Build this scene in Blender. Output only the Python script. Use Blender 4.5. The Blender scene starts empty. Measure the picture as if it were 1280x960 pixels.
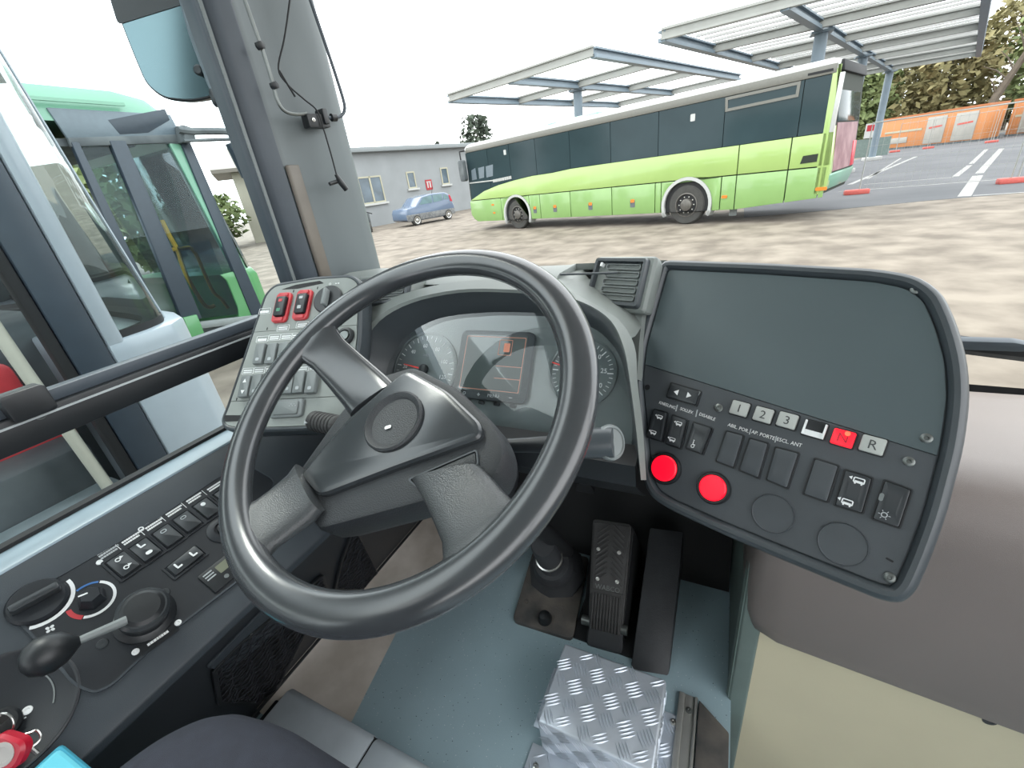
import bpy, bmesh, math, random
from mathutils import Vector, Matrix
random.seed(7)
R = math.radians
H = 1.7                                   # camera height over the yard; all coordinates below are relative to the camera

# ------------------------------------------------------------------ camera
F, PITCH, ROLL, YAW = 535.0, R(25.3), R(7.74), R(28.5)
_f0 = Vector((-math.sin(YAW), math.cos(YAW), 0)); _r0 = Vector((math.cos(YAW), math.sin(YAW), 0)); _up = Vector((0, 0, 1))
FW = _f0*math.cos(PITCH) - _up*math.sin(PITCH)
_u0 = _f0*math.sin(PITCH) + _up*math.cos(PITCH)
CR = _r0*math.cos(ROLL) - _u0*math.sin(ROLL); CU = _r0*math.sin(ROLL) + _u0*math.cos(ROLL)
cd = bpy.data.cameras.new('camera'); cam = bpy.data.objects.new('camera', cd)
bpy.context.scene.collection.objects.link(cam)
cd.sensor_fit = 'HORIZONTAL'; cd.sensor_width = 36; cd.lens = 36*F/1280; cd.clip_start = .01; cd.clip_end = 500
m3 = Matrix((CR, CU, -FW)).transposed()
cam.matrix_world = Matrix.Translation((0, 0, H)) @ m3.to_4x4()
bpy.context.scene.camera = cam
SC = bpy.context.scene
SC.view_settings.view_transform = 'Standard'; SC.view_settings.look = 'None'
SC.view_settings.gamma = 1; SC.view_settings.use_curve_mapping = False
SC.view_settings.exposure = 0.0

# ------------------------------------------------------------------ sky: bright overcast, faint cloud structure all round
W = bpy.data.worlds.new('overcast_sky'); SC.world = W; W.use_nodes = True
nt = W.node_tree; nt.nodes.clear()
o_ = nt.nodes.new('ShaderNodeOutputWorld'); bg = nt.nodes.new('ShaderNodeBackground')
tc = nt.nodes.new('ShaderNodeTexCoord'); nz = nt.nodes.new('ShaderNodeTexNoise'); rp = nt.nodes.new('ShaderNodeValToRGB')
nz.inputs['Scale'].default_value = 2.5; nz.inputs['Detail'].default_value = 5
rp.color_ramp.elements[0].position = .3; rp.color_ramp.elements[0].color = (.86, .91, .97, 1)
rp.color_ramp.elements[1].position = .65; rp.color_ramp.elements[1].color = (1, 1, .99, 1)
nt.links.new(tc.outputs['Generated'], nz.inputs['Vector']); nt.links.new(nz.outputs['Fac'], rp.inputs['Fac'])
nt.links.new(rp.outputs['Color'], bg.inputs['Color']); nt.links.new(bg.outputs[0], o_.inputs[0])
bg.inputs['Strength'].default_value = 4.2
sd = bpy.data.lights.new('hazy_sun', 'SUN'); sun = bpy.data.objects.new('hazy_sun', sd); SC.collection.objects.link(sun)
sd.energy = 1.8; sd.angle = R(12); sd.color = (1, .95, .86)
sun.rotation_euler = Vector((.55, -.25, -.85)).to_track_quat('-Z', 'Y').to_euler()   # from the left, high

# ------------------------------------------------------------------ helpers
COL = SC.collection
def ray(x, y): return CR*((x-640)/F) - CU*((y-480)/F) + FW
def at(x, y, ax, v):
    r = ray(x, y); return r*(v/r[ax])
def lin(c):
    c = c/255.0
    return c/12.92 if c <= .04045 else ((c+.055)/1.055)**2.4

class Pl:
    """a plane in the place: origin o, axes ex / ey, normal n"""
    def __init__(s, o, ex, ey):
        s.o = Vector(o); s.ex = Vector(ex).normalized(); s.ey = Vector(ey).normalized(); s.n = s.ex.cross(s.ey).normalized()
    def w(s, u, v, d=0): return s.o + s.ex*u + s.ey*v + s.n*d
    def hit(s, x, y, d=0):
        r = ray(x, y); return r*(((s.o+s.n*d).dot(s.n))/r.dot(s.n))
    def px(s, x, y, d=0):
        q = s.hit(x, y, d)-s.o; return (q.dot(s.ex), q.dot(s.ey))
    def pp(s, pts, d=0): return [s.px(x, y, d) for x, y in pts]
    def sub(s, u, v, d=0, rot=0):
        c, q = math.cos(rot), math.sin(rot)
        return Pl(s.w(u, v, d), s.ex*c+s.ey*q, s.ey*c-s.ex*q)
def yawplane(yawd, tilt, P0):
    h = R(180+yawd); b = Vector((math.sin(h), math.cos(h), 0)); t = R(tilt)
    n = b*math.cos(t)+Vector((0, 0, math.sin(t))); ex = Vector((-b.y, b.x, 0))
    return Pl(P0, ex, n.cross(ex))

def rr(w, h, r, n=4, cx=0, cy=0):
    """rounded rectangle"""
    p = []
    for sx, sy, a0 in ((1, 1, 0), (-1, 1, 90), (-1, -1, 180), (1, -1, 270)):
        for i in range(n+1):
            a = R(a0+90*i/n); p.append((cx+sx*(w/2-r)+r*math.cos(a), cy+sy*(h/2-r)+r*math.sin(a)))
    return p
def rpoly(pts, r, n=3):
    """round the corners of a polygon"""
    out = []; N = len(pts)
    for i in range(N):
        a, b, c = (Vector(pts[i-1]), Vector(pts[i]), Vector(pts[(i+1) % N]))
        d1, d2 = (a-b), (c-b); k = min(r, d1.length*.45, d2.length*.45)
        p1 = b+d1.normalized()*k; p2 = b+d2.normalized()*k
        for j in range(n+1):
            t = j/n; q = p1*(1-t)**2+b*2*t*(1-t)+p2*t*t; out.append((q.x, q.y))
    return out
def inset(pts, k):
    """move a polygon inwards by k"""
    N = len(pts); ar = sum(pts[i][0]*pts[(i+1) % N][1]-pts[(i+1) % N][0]*pts[i][1] for i in range(N))
    sg = 1 if ar > 0 else -1; out = []
    for i in range(N):
        a, b, c = Vector(pts[i-1]), Vector(pts[i]), Vector(pts[(i+1) % N])
        e1, e2 = (b-a), (c-b)
        if e1.length < 1e-7: e1 = e2
        if e2.length < 1e-7: e2 = e1
        n1 = Vector((-e1.y, e1.x)).normalized()*sg; n2 = Vector((-e2.y, e2.x)).normalized()*sg
        m = n1+n2
        m = m/max(m.length_squared/2, .4)
        out.append((b.x+m.x*k, b.y+m.y*k))
    return out
def smooth_curve(pts, per=6, closed=False):
    """Catmull-Rom"""
    P = [Vector(p) for p in pts]; N = len(P); out = []
    rng = range(N if closed else N-1)
    for i in rng:
        g = (lambda k: P[k % N]) if closed else (lambda k: P[max(0, min(N-1, k))])
        a, b, c, d = g(i-1), g(i), g(i+1), g(i+2)
        for j in range(per):
            t = j/per
            out.append(.5*((2*b)+(c-a)*t+(2*a-5*b+4*c-d)*t*t+(3*b-a-3*c+d)*t**3))
    if not closed: out.append(P[-1])
    return out

class MB:
    def __init__(s): s.v = []; s.f = []
    def add(s, vs, fs):
        k = len(s.v); s.v += [Vector(q) for q in vs]; s.f += [tuple(i+k for i in f) for f in fs]; return s
    def loft(s, loops, closed=True, cap0=True, cap1=True):
        n = len(loops[0]); vs = [q for l in loops for q in l]; fs = []
        for a in range(len(loops)-1):
            for i in range(n if closed else n-1):
                j = (i+1) % n; fs.append((a*n+i, a*n+j, (a+1)*n+j, (a+1)*n+i))
        if closed and cap0: fs.append(tuple(range(n-1, -1, -1)))
        if closed and cap1: fs.append(tuple((len(loops)-1)*n+i for i in range(n)))
        return s.add(vs, fs)
    def prism(s, P, poly, d0, d1):
        return s.loft([[P.w(u, v, d0) for u, v in poly], [P.w(u, v, d1) for u, v in poly]])
    def steps(s, P, poly, prof, cap0=True, cap1=True):
        """prof: (inset, height) from the back to the front"""
        return s.loft([[P.w(u, v, d) for u, v in (inset(poly, k) if k else poly)] for k, d in prof], True, cap0, cap1)
    def ring(s, P, outer, inner, d0, d1):
        n = len(outer); L = [[P.w(*q, d0) for q in outer], [P.w(*q, d1) for q in outer], [P.w(*q, d1) for q in inner], [P.w(*q, d0) for q in inner]]
        vs = [q for l in L for q in l]; fs = []
        for a in range(4):
            for i in range(n):
                j = (i+1) % n; b = (a+1) % 4; fs.append((a*n+i, a*n+j, b*n+j, b*n+i))
        return s.add(vs, fs)
    def box(s, c, size, P=None):
        c = Vector(c); ax = (P.ex, P.ey, P.n) if P else (Vector((1, 0, 0)), Vector((0, 1, 0)), Vector((0, 0, 1)))
        vs = [c+ax[0]*(x*size[0]/2)+ax[1]*(y*size[1]/2)+ax[2]*(z*size[2]/2) for x in (-1, 1) for y in (-1, 1) for z in (-1, 1)]
        return s.add(vs, [(0, 1, 3, 2), (4, 6, 7, 5), (0, 4, 5, 1), (2, 3, 7, 6), (0, 2, 6, 4), (1, 5, 7, 3)])
    def bx(s, x0, x1, y0, y1, z0, z1): return s.box(((x0+x1)/2, (y0+y1)/2, (z0+z1)/2), (x1-x0, y1-y0, z1-z0))
    def beam(s, a, b, w, h, up=(0, 0, 1)):
        a, b = Vector(a), Vector(b); t = (b-a).normalized(); x = t.cross(Vector(up)).normalized(); z = x.cross(t)
        vs = [p+x*(i*w/2)+z*(j*h/2) for p in (a, b) for i, j in ((-1, -1), (1, -1), (1, 1), (-1, 1))]
        return s.add(vs, [(3, 2, 1, 0), (4, 5, 6, 7), (0, 1, 5, 4), (1, 2, 6, 5), (2, 3, 7, 6), (3, 0, 4, 7)])
    def tube(s, pts, r, n=10, closed=False):
        P = [Vector(p) for p in pts]; N = len(P); rad = r if isinstance(r, (list, tuple)) else [r]*N
        loops = []; prev = None
        for i in range(N):
            t = ((P[(i+1) % N]-P[i-1]) if closed else (P[min(N-1, i+1)]-P[max(0, i-1)])).normalized()
            if prev is None: x = t.orthogonal().normalized()
            else:
                x = prev-t*prev.dot(t); x = x.normalized()
            prev = x; y = t.cross(x)
            loops.append([P[i]+(x*math.cos(2*math.pi*k/n)+y*math.sin(2*math.pi*k/n))*rad[i] for k in range(n)])
        if closed:
            # match the seam
            best = min(range(n), key=lambda k: (loops[0][k]-loops[-1][0]).length)
            loops.append(loops[0][best:]+loops[0][:best]); return s.loft(loops, True, False, False)
        return s.loft(loops)
    def lathe(s, o, ax, prof, n=24):
        o, ax = Vector(o), Vector(ax).normalized(); x = ax.orthogonal().normalized(); y = ax.cross(x)
        return s.loft([[o+ax*h+(x*math.cos(2*math.pi*k/n)+y*math.sin(2*math.pi*k/n))*max(r, 1e-5) for k in range(n)] for r, h in prof])
    def text(s, P, u, v, t, size, d=.0004, align='CENTER', ext=.0002, sx=1):
        c = bpy.data.curves.new('t', 'FONT'); c.body = t; c.size = size; c.align_x = align; c.align_y = 'CENTER'; c.extrude = ext; c.resolution_u = 2
        o = bpy.data.objects.new('t', c); me = bpy.data.meshes.new_from_object(o)
        s.add([P.w(u+q.co.x*sx, v+q.co.y, d+q.co.z) for q in me.vertices], [tuple(p.vertices) for p in me.polygons])
        bpy.data.objects.remove(o); bpy.data.curves.remove(c); bpy.data.meshes.remove(me); return s
    def bars(s, P, u0, v0, u1, v1, h, d=.0005, seed=0):
        """print too small to read: a broken line of strokes"""
        rg = random.Random(seed); a, b = Vector((u0, v0)), Vector((u1, v1)); L = (b-a).length; t = (b-a)/L; q = Vector((-t.y, t.x)); x = 0
        while x < L-1e-6:
            w = min(L-x, h*rg.uniform(.7, 1.3)); c0 = a+t*x; c1 = a+t*(x+w*.86)
            s.prism(P, [tuple(c0), tuple(c1), tuple(c1+q*h), tuple(c0+q*h)], 0, d); x += w
        return s
    def build(s, name, mat, parent=None, bev=0, seg=2, ang=35, flat=False):
        c = Vector((0, 0, 0))
        lo = [min(q[i] for q in s.v) for i in range(3)]; hi = [max(q[i] for q in s.v) for i in range(3)]
        c = Vector([(a+b)/2 for a, b in zip(lo, hi)])
        me = bpy.data.meshes.new(name); me.from_pydata([q-c for q in s.v], [], s.f)
        bm = bmesh.new(); bm.from_mesh(me); bmesh.ops.recalc_face_normals(bm, faces=bm.faces)
        if bev:
            es = [e for e in bm.edges if len(e.link_faces) == 2 and e.calc_face_angle(0) > R(28)]
            bmesh.ops.bevel(bm, geom=es, offset=bev, segments=seg, affect='EDGES', clamp_overlap=True, profile=.5)
        bm.to_mesh(me); bm.free()
        if not flat:
            for p in me.polygons: p.use_smooth = True
            me.set_sharp_from_angle(angle=R(ang))
        me.materials.append(mat)
        ob = bpy.data.objects.new(name, me); COL.objects.link(ob)
        wl = c+Vector((0, 0, H))
        if parent:
            ob.parent = parent; ob.location = wl-WL[parent.name]
        else: ob.location = wl
        WL[ob.name] = wl
        return ob
WL = {}
def thing(name, label, cat, loc, group=None):
    o = bpy.data.objects.new(name, None); COL.objects.link(o); o.empty_display_size = .05
    o.location = Vector(loc)+Vector((0, 0, H)); WL[o.name] = o.location.copy()
    return tag(o, label, cat, group)
def tag(o, label, cat, group=None):
    o['label'] = label; o['category'] = cat
    if group: o['group'] = group
    return o
def struct(o, label=None):
    o['kind'] = 'structure'
    if label: o['label'] = label
    return o
def sthing(name, loc, label=None):
    o = bpy.data.objects.new(name, None); COL.objects.link(o); o.empty_display_size = .05
    o.location = Vector(loc)+Vector((0, 0, H)); WL[o.name] = o.location.copy(); return struct(o, label)

# ------------------------------------------------------------------ materials
def mat(name, rgb, rough=.5, metal=0, var=.0, vscale=20, bump=0, bscale=300, spec=.5, coat=0, rgb2=None, emit=0, detail=4):
    m = bpy.data.materials.new(name); m.use_nodes = True; n = m.node_tree.nodes; l = m.node_tree.links; b = n['Principled BSDF']
    c = tuple(lin(q) for q in rgb)+(1,)
    b.inputs['Roughness'].default_value = rough; b.inputs['Metallic'].default_value = metal
    b.inputs['Specular IOR Level'].default_value = spec; b.inputs['Coat Weight'].default_value = coat
    tc = n.new('ShaderNodeTexCoord')
    nz = n.new('ShaderNodeTexNoise'); nz.inputs['Scale'].default_value = vscale; nz.inputs['Detail'].default_value = detail
    l.new(tc.outputs['Object'], nz.inputs['Vector'])
    rp = n.new('ShaderNodeValToRGB'); l.new(nz.outputs['Fac'], rp.inputs['Fac'])
    c2 = tuple(lin(q) for q in rgb2)+(1,) if rgb2 else tuple(q*(1+var) for q in c[:3])+(1,)
    c1 = c if rgb2 else tuple(q*(1-var) for q in c[:3])+(1,)
    rp.color_ramp.elements[0].position = .35; rp.color_ramp.elements[1].position = .65
    rp.color_ramp.elements[0].color = c1; rp.color_ramp.elements[1].color = c2
    l.new(rp.outputs['Color'], b.inputs['Base Color'])
    if bump:
        nb = n.new('ShaderNodeTexNoise'); nb.inputs['Scale'].default_value = bscale; nb.inputs['Detail'].default_value = 2
        l.new(tc.outputs['Object'], nb.inputs['Vector'])
        bp = n.new('ShaderNodeBump'); bp.inputs['Strength'].default_value = bump; bp.inputs['Distance'].default_value = .002
        l.new(nb.outputs['Fac'], bp.inputs['Height']); l.new(bp.outputs['Normal'], b.inputs['Normal'])
    if emit:
        b.inputs['Emission Color'].default_value = c; b.inputs['Emission Strength'].default_value = emit
    return m
def glass(name, tint, ior=1.45, rough=.0, body=0, bodyrgb=(0, 0, 0)):
    """a thin pane: transparent, with a Fresnel reflection and, for dirty or dark panes, some body colour"""
    m = bpy.data.materials.new(name); m.use_nodes = True; n = m.node_tree.nodes; l = m.node_tree.links; n.clear()
    o = n.new('ShaderNodeOutputMaterial'); tr = n.new('ShaderNodeBsdfTransparent'); gl = n.new('ShaderNodeBsdfGlossy'); mx = n.new('ShaderNodeMixShader'); fr = n.new('ShaderNodeFresnel')
    tr.inputs[0].default_value = (*tint, 1); gl.inputs['Roughness'].default_value = rough; fr.inputs['IOR'].default_value = ior
    src = tr
    if ior <= 1: l.new(tr.outputs[0], o.inputs[0]); return m
    if body:
        df = n.new('ShaderNodeBsdfDiffuse'); df.inputs[0].default_value = (*[lin(q) for q in bodyrgb], 1)
        nz = n.new('ShaderNodeTexNoise'); nz.inputs['Scale'].default_value = 5; mm = n.new('ShaderNodeMath'); mm.operation = 'MULTIPLY'; mm.inputs[1].default_value = body*2
        l.new(nz.outputs['Fac'], mm.inputs[0])
        m2 = n.new('ShaderNodeMixShader'); l.new(mm.outputs[0], m2.inputs[0]); l.new(tr.outputs[0], m2.inputs[1]); l.new(df.outputs[0], m2.inputs[2]); src = m2
    l.new(fr.outputs[0], mx.inputs[0]); l.new(src.outputs[0], mx.inputs[1]); l.new(gl.outputs[0], mx.inputs[2]); l.new(mx.outputs[0], o.inputs[0])
    return m
M = dict(
    rim=mat('steering_rim_plastic', (54, 57, 60), .22, bump=.03, bscale=900, var=.06, spec=.8),
    spoke=mat('spoke_grained_plastic', (64, 67, 69), .3, bump=.35, bscale=700, var=.08),
    hub=mat('hub_grained_plastic', (50, 53, 56), .45, bump=.4, bscale=700, var=.06),
    pad=mat('hub_pad_plastic', (52, 56, 59), .2, spec=.7, bump=.04, bscale=900, var=.05),
    dash=mat('dash_grey_plastic', (118, 124, 121), .5, bump=.15, bscale=1200, var=.06, vscale=8),
    plate=mat('panel_plate_plastic', (72, 84, 87), .5, bump=.08, bscale=1500, var=.04, vscale=6),
    plate_low=mat('panel_lower_plastic', (66, 71, 75), .5, bump=.12, bscale=1500, var=.05),
    trimp=mat('panel_rim_plastic', (60, 66, 70), .38, bump=.08, bscale=1200, var=.04),
    black=mat('black_plastic', (27, 30, 33), .42, bump=.08, bscale=900, var=.1),
    void=mat('dark_recess_plastic', (16, 18, 21), .7, var=.1),
    rocker=mat('rocker_black_plastic', (46, 50, 53), .35, var=.06),
    rockgrey=mat('rocker_grey_plastic', (114, 120, 120), .38, var=.05),
    leftpan=mat('left_panel_grey_plastic', (136, 142, 138), .5, bump=.15, bscale=1200, var=.05),
    white=mat('white_print', (225, 228, 228), .5, var=.03),
    whitedim=mat('dim_white_print', (170, 176, 178), .5, var=.03),
    darkprint=mat('dark_print', (62, 66, 66), .5, var=.03),
    key=mat('grey_key_cap', (168, 172, 168), .45, var=.04),
    redlit=mat('lit_red_lens', (255, 10, 40), .35, emit=1.1, var=.02),
    redkey=mat('lit_red_key', (240, 25, 45), .4, emit=.75, var=.03),
    redspot=mat('lit_red_dot', (255, 90, 60), .4, emit=1.5, var=.02),
    redplas=mat('red_plastic', (190, 60, 66), .4, var=.06),
    greenp=mat('green_print', (60, 130, 100), .5, var=.04),
    needle=mat('red_needle', (225, 60, 55), .4, emit=.25, var=.03),
    orange_line=mat('lit_orange_screen_line', (214, 138, 112), .4, emit=.2, var=.03),
    screen=mat('display_screen', (92, 100, 100), .08, var=.05, coat=.6),
    dialf=mat('dial_face', (96, 105, 106), .3, var=.05, coat=.5),
    chrome=mat('worn_steel', (190, 190, 186), .28, 1, var=.05),
    screw=mat('screw_head', (110, 114, 112), .35, .7, var=.1),
    console=mat('console_plastic', (50, 57, 63), .5, bump=.2, bscale=1100, var=.06, vscale=6),
    inlay=mat('console_inlay_plastic', (30, 34, 39), .42, bump=.1, bscale=1200, var=.06),
    sill=mat('sill_painted_metal', (142, 160, 170), .35, var=.05),
    lcd=mat('lcd_glass', (112, 116, 100), .25, var=.05),
    bluep=mat('blue_print', (60, 110, 170), .5, var=.03),
    net=mat('black_net_cord', (36, 38, 44), .8, var=.1),
    floor=mat('vinyl_floor_blue_grey', (150, 172, 180), .45, var=.07, vscale=5, bump=.15, bscale=400),
    vinyl=mat('worn_vinyl_strip', (184, 175, 164), .55, vscale=9, rgb2=(214, 206, 197), bump=.3, bscale=60, detail=8),
    diamond=mat('chequer_plate_aluminium', (200, 208, 218), .34, .4, var=.06, vscale=14, bump=.1, bscale=200),
    alu=mat('aluminium_strip', (176, 176, 172), .38, .5, var=.06),
    rubber=mat('pedal_rubber', (58, 58, 58), .7, bump=.3, bscale=400, var=.15, vscale=40),
    boot=mat('column_boot_rubber', (48, 50, 53), .6, bump=.2, bscale=300, var=.1, vscale=30),
    dusty=mat('dusty_base_plate', (66, 66, 66), .7, vscale=14, rgb2=(104, 98, 92), bump=.3, bscale=200),
    green_floor=mat('footwell_green_grey', (98, 112, 108), .6, var=.1, vscale=8, bump=.15, bscale=300),
    brown=mat('dash_brown_grey_skin', (114, 105, 101), .42, bump=.25, bscale=1500, var=.04, vscale=5),
    beige=mat('beige_painted_board', (186, 178, 152), .5, var=.05, vscale=4, bump=.06, bscale=80),
    seat=mat('seat_fabric_black', (44, 47, 58), .85, bump=.5, bscale=1800, var=.1, vscale=60),
    plinth=mat('plinth_grey_plastic', (170, 178, 184), .4, var=.07, vscale=12),
    cyan=mat('cyan_plastic', (104, 196, 214), .35, var=.04),
    cyan2=mat('cyan_plastic_edge', (70, 160, 184), .35, var=.04),
    fobred=mat('red_fob_plastic', (176, 26, 48), .35, var=.08),
    fobgrey=mat('grey_fob_disc', (172, 168, 164), .4, var=.05),
    pillar=mat('pillar_grey_plastic', (98, 106, 108), .5, bump=.1, bscale=900, var=.04, vscale=4),
    pillar_dk=mat('pillar_dark_frame', (62, 70, 78), .45, var=.05),
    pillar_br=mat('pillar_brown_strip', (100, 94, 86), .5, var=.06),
    ceiling=mat('ceiling_lining', (226, 228, 226), .7, var=.03),
    wallp=mat('cab_wall_panel', (120, 124, 124), .6, var=.05),
    mirror=mat('mirror_glass', (92, 112, 118), .12, .85, var=.05, vscale=3),
    mirror_dk=mat('mirror_housing', (34, 40, 44), .4, var=.05),
    ground=mat('yard_ground', (90, 82, 73), .9, vscale=1.6, rgb2=(124, 116, 105), bump=.6, bscale=25, detail=14),
    asphalt=mat('parking_asphalt', (70, 72, 76), .85, vscale=.35, rgb2=(86, 87, 90), bump=.4, bscale=40, detail=9),
    linew=mat('road_paint', (136, 136, 134), .7, var=.08, vscale=3),
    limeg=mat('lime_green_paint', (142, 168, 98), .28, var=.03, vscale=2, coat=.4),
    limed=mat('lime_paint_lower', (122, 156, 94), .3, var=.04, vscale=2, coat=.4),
    buswin=mat('bus_dark_glass', (44, 58, 62), .12, var=.12, vscale=.7, spec=.16),
    busgrey=mat('bus_grey_band', (100, 100, 94), .4, var=.04),
    buswhite=mat('bus_white_paint', (168, 170, 168), .3, var=.02),
    seam=mat('dark_seam', (30, 38, 30), .8, var=.1),
    tyre=mat('tyre_rubber', (60, 60, 58), .85, var=.12, vscale=8, bump=.2, bscale=60),
    hubm=mat('wheel_steel', (96, 94, 90), .5, .5, var=.15, vscale=12),
    amber=mat('amber_lens', (200, 116, 40), .3, var=.04),
    maroon=mat('maroon_poster', (96, 48, 58), .5, vscale=3, rgb2=(132, 98, 102)),
    steel_b=mat('galvanised_steel_blue', (104, 118, 128), .45, var=.05, vscale=2),
    steel_c=mat('galvanised_steel_pale', (138, 140, 136), .5, var=.05, vscale=2),
    sheet=mat('roof_sheet', (160, 160, 158), .5, var=.06, vscale=1.5),
    wallb=mat('building_render', (132, 136, 138), .85, var=.05, vscale=.8, bump=.2, bscale=30),
    wallcream=mat('house_render', (160, 156, 142), .85, var=.04, vscale=.8),
    eave=mat('eave_metal', (120, 126, 128), .6, var=.04),
    wframe=mat('window_frame_cream', (160, 157, 138), .5, var=.03),
    wglass=mat('window_glass_dark', (74, 88, 98), .08, var=.25, vscale=1.2),
    carblue=mat('car_blue_paint', (86, 102, 124), .25, var=.04, coat=.5),
    carplas=mat('car_grey_plastic', (90, 92, 94), .6, vscale=9, rgb2=(120, 122, 122)),
    carglass=mat('car_glass', (100, 124, 128), .06, var=.15, vscale=2),
    rednot=mat('red_notice', (150, 30, 40), .5, var=.03),
    orange=mat('orange_container_paint', (178, 118, 72), .5, var=.05, vscale=.7),
    orange_dk=mat('orange_container_edge', (160, 98, 58), .5, var=.05, vscale=.7),
    doorw=mat('container_door_grey', (150, 148, 142), .5, var=.05, vscale=2),
    redfoot=mat('red_fence_foot', (176, 82, 74), .6, var=.05),
    leaf=mat('olive_leaves', (98, 94, 60), .8, vscale=.5, rgb2=(138, 130, 92)),
    leafd=mat('dark_conifer_leaves', (58, 68, 58), .8, vscale=.8, rgb2=(78, 88, 74)),
    leafg=mat('green_leaves', (90, 104, 62), .8, vscale=.8, rgb2=(124, 136, 92)),
    bark=mat('bark', (84, 76, 66), .9, var=.15, vscale=4),
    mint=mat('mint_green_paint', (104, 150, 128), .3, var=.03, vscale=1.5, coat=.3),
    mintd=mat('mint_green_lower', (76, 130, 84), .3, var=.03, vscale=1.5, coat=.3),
    slate=mat('slate_door_frame', (46, 56, 66), .4, var=.05),
    header=mat('header_panel_grey', (96, 108, 116), .35, var=.05),
    yellow=mat('yellow_handrail', (228, 168, 30), .4, var=.04),
    awhite=mat('pale_blue_white_paint', (146, 156, 164), .3, var=.02, coat=.3),
    cream=mat('cream_pole', (170, 170, 158), .4, var=.03),
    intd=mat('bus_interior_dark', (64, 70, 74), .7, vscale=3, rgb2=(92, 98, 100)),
    plank=mat('brown_step_edge', (134, 118, 98), .6, var=.1, vscale=15),
    stepm=mat('step_metal', (138, 150, 154), .4, .3, var=.06),
    windscreen=glass('windscreen_glass', (.96, .98, .97), 1.0),
    sideglass=glass('side_window_glass', (.92, .96, .96), 1.0),
    nbglass=glass('neighbour_window_glass', (.66, .76, .74), 1.4, body=.08, bodyrgb=(76, 92, 86)),
    doorglass=glass('door_glass', (.74, .82, .86), 1.3, body=.02, bodyrgb=(70, 90, 104)),
    lens=glass('instrument_lens', (.93, .95, .95), 1.45),
)
# speckles in the cab floor vinyl
def speckle(m):
    n = m.node_tree.nodes; l = m.node_tree.links; b = n['Principled BSDF']; base = b.inputs['Base Color'].links[0].from_socket
    tc = n.new('ShaderNodeTexCoord'); last = base
    for sc, thr, col in ((140, .11, (.62, .68, .68, 1)), (110, .10, (.03, .04, .045, 1))):
        vo = n.new('ShaderNodeTexVoronoi'); vo.inputs['Scale'].default_value = sc; l.new(tc.outputs['Object'], vo.inputs['Vector'])
        cmpn = n.new('ShaderNodeMath'); cmpn.operation = 'LESS_THAN'; cmpn.inputs[1].default_value = thr; l.new(vo.outputs['Distance'], cmpn.inputs[0])
        wn = n.new('ShaderNodeSeparateColor'); l.new(vo.outputs['Color'], wn.inputs[0])
        g = n.new('ShaderNodeMath'); g.operation = 'GREATER_THAN'; g.inputs[1].default_value = .55; l.new(wn.outputs[0], g.inputs[0])
        mu = n.new('ShaderNodeMath'); mu.operation = 'MULTIPLY'; l.new(cmpn.outputs[0], mu.inputs[0]); l.new(g.outputs[0], mu.inputs[1])
        mx = n.new('ShaderNodeMix'); mx.data_type = 'RGBA'; l.new(mu.outputs[0], mx.inputs['Factor']); l.new(last, mx.inputs['A']); mx.inputs['B'].default_value = col
        last = mx.outputs['Result']
    l.new(last, b.inputs['Base Color'])
speckle(M['floor'])

# ================================================================== THE SETTING: yard and cab shell
GP = Pl((0, 0, -H), (1, 0, 0), (0, 1, 0))
FLZ = -1.0                                                       # cab floor
struct(MB().box((0, 40, -H-.05), (260, 260, .1)).build('ground', M['ground']), 'dusty grey brown yard surface')
lot = GP.pp([(930, 272), (1036, 263), (1160, 251), (1280, 241)]) + [(60, 16), (60, 62), (10, 66)] + GP.pp([(1092, 192), (1070, 200), (930, 235)])
struct(MB().prism(GP, lot, .0, .006).build('ground_asphalt', M['asphalt'], flat=True), 'dark asphalt of the parking area')
def roadline(a, b, w):
    p, q = Vector(GP.px(*a)), Vector(GP.px(*b)); t = (q-p).normalized(); n = Vector((-t.y, t.x))*w/2
    o = MB().prism(GP, [tuple(p+n), tuple(q+n), tuple(q-n), tuple(p-n)], .006, .012).build('parking_line', M['linew'], flat=True)
    return o
pk = sthing('ground_markings', GP.w(6, 20, 0), 'white painted parking lines')
for a, b, w in (((1205, 246), (1222, 220), .24), ((1224, 217), (1252, 186), .2), ((1194, 221), (1212, 207), .16), ((1214, 205), (1233, 187), .15), ((1048, 240), (1262, 224), .1), ((1080, 231), (1192, 222), .1), ((1216, 245), (1280, 241), .1), ((1062, 231), (1145, 196), .16), ((1084, 224), (1126, 198), .1)):
    o = roadline(a, b, w); o.parent = pk; o.location = o.location-WL[pk.name]

# cab floor, walls, ceiling
struct(MB().bx(.078, 1.45, -7.0, 1.12, -1.36, -1.31).build('floor_entrance', M['floor']), 'lower entrance floor beside the cab')
struct(MB().bx(-.95, .078, -7.0, 1.12, FLZ-.05, FLZ).build('floor', M['floor']), 'speckled blue grey vinyl cab floor')
struct(MB().bx(-.99, -.95, -7.0, .70, -1.35, -.415).bx(-.99, -.95, .70, 1.0, -1.35, -.2).build('wall_left', M['wallp']), 'cab side wall under the driver window')
struct(MB().bx(-.99, -.93, -1.2, -1.1, -.415, 1.12).bx(-.99, -.93, -3.0, -2.9, -.415, 1.12).bx(-.99, -.93, -5.0, -4.9, -.415, 1.12).build('wall_left_rear', M['wallp']))
struct(MB().bx(1.45, 1.49, -7.0, 1.0, -1.35, -.5).build('wall_right', M['wallp']))
struct(MB().bx(-.99, 1.49, -7.04, -7.0, -1.05, -.3).build('wall_rear', M['wallp']))
struct(MB().bx(-.99, 1.49, -7.0, 1.14, 1.12, 1.17).build('ceiling', M['ceiling']), 'pale cab ceiling')
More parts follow.
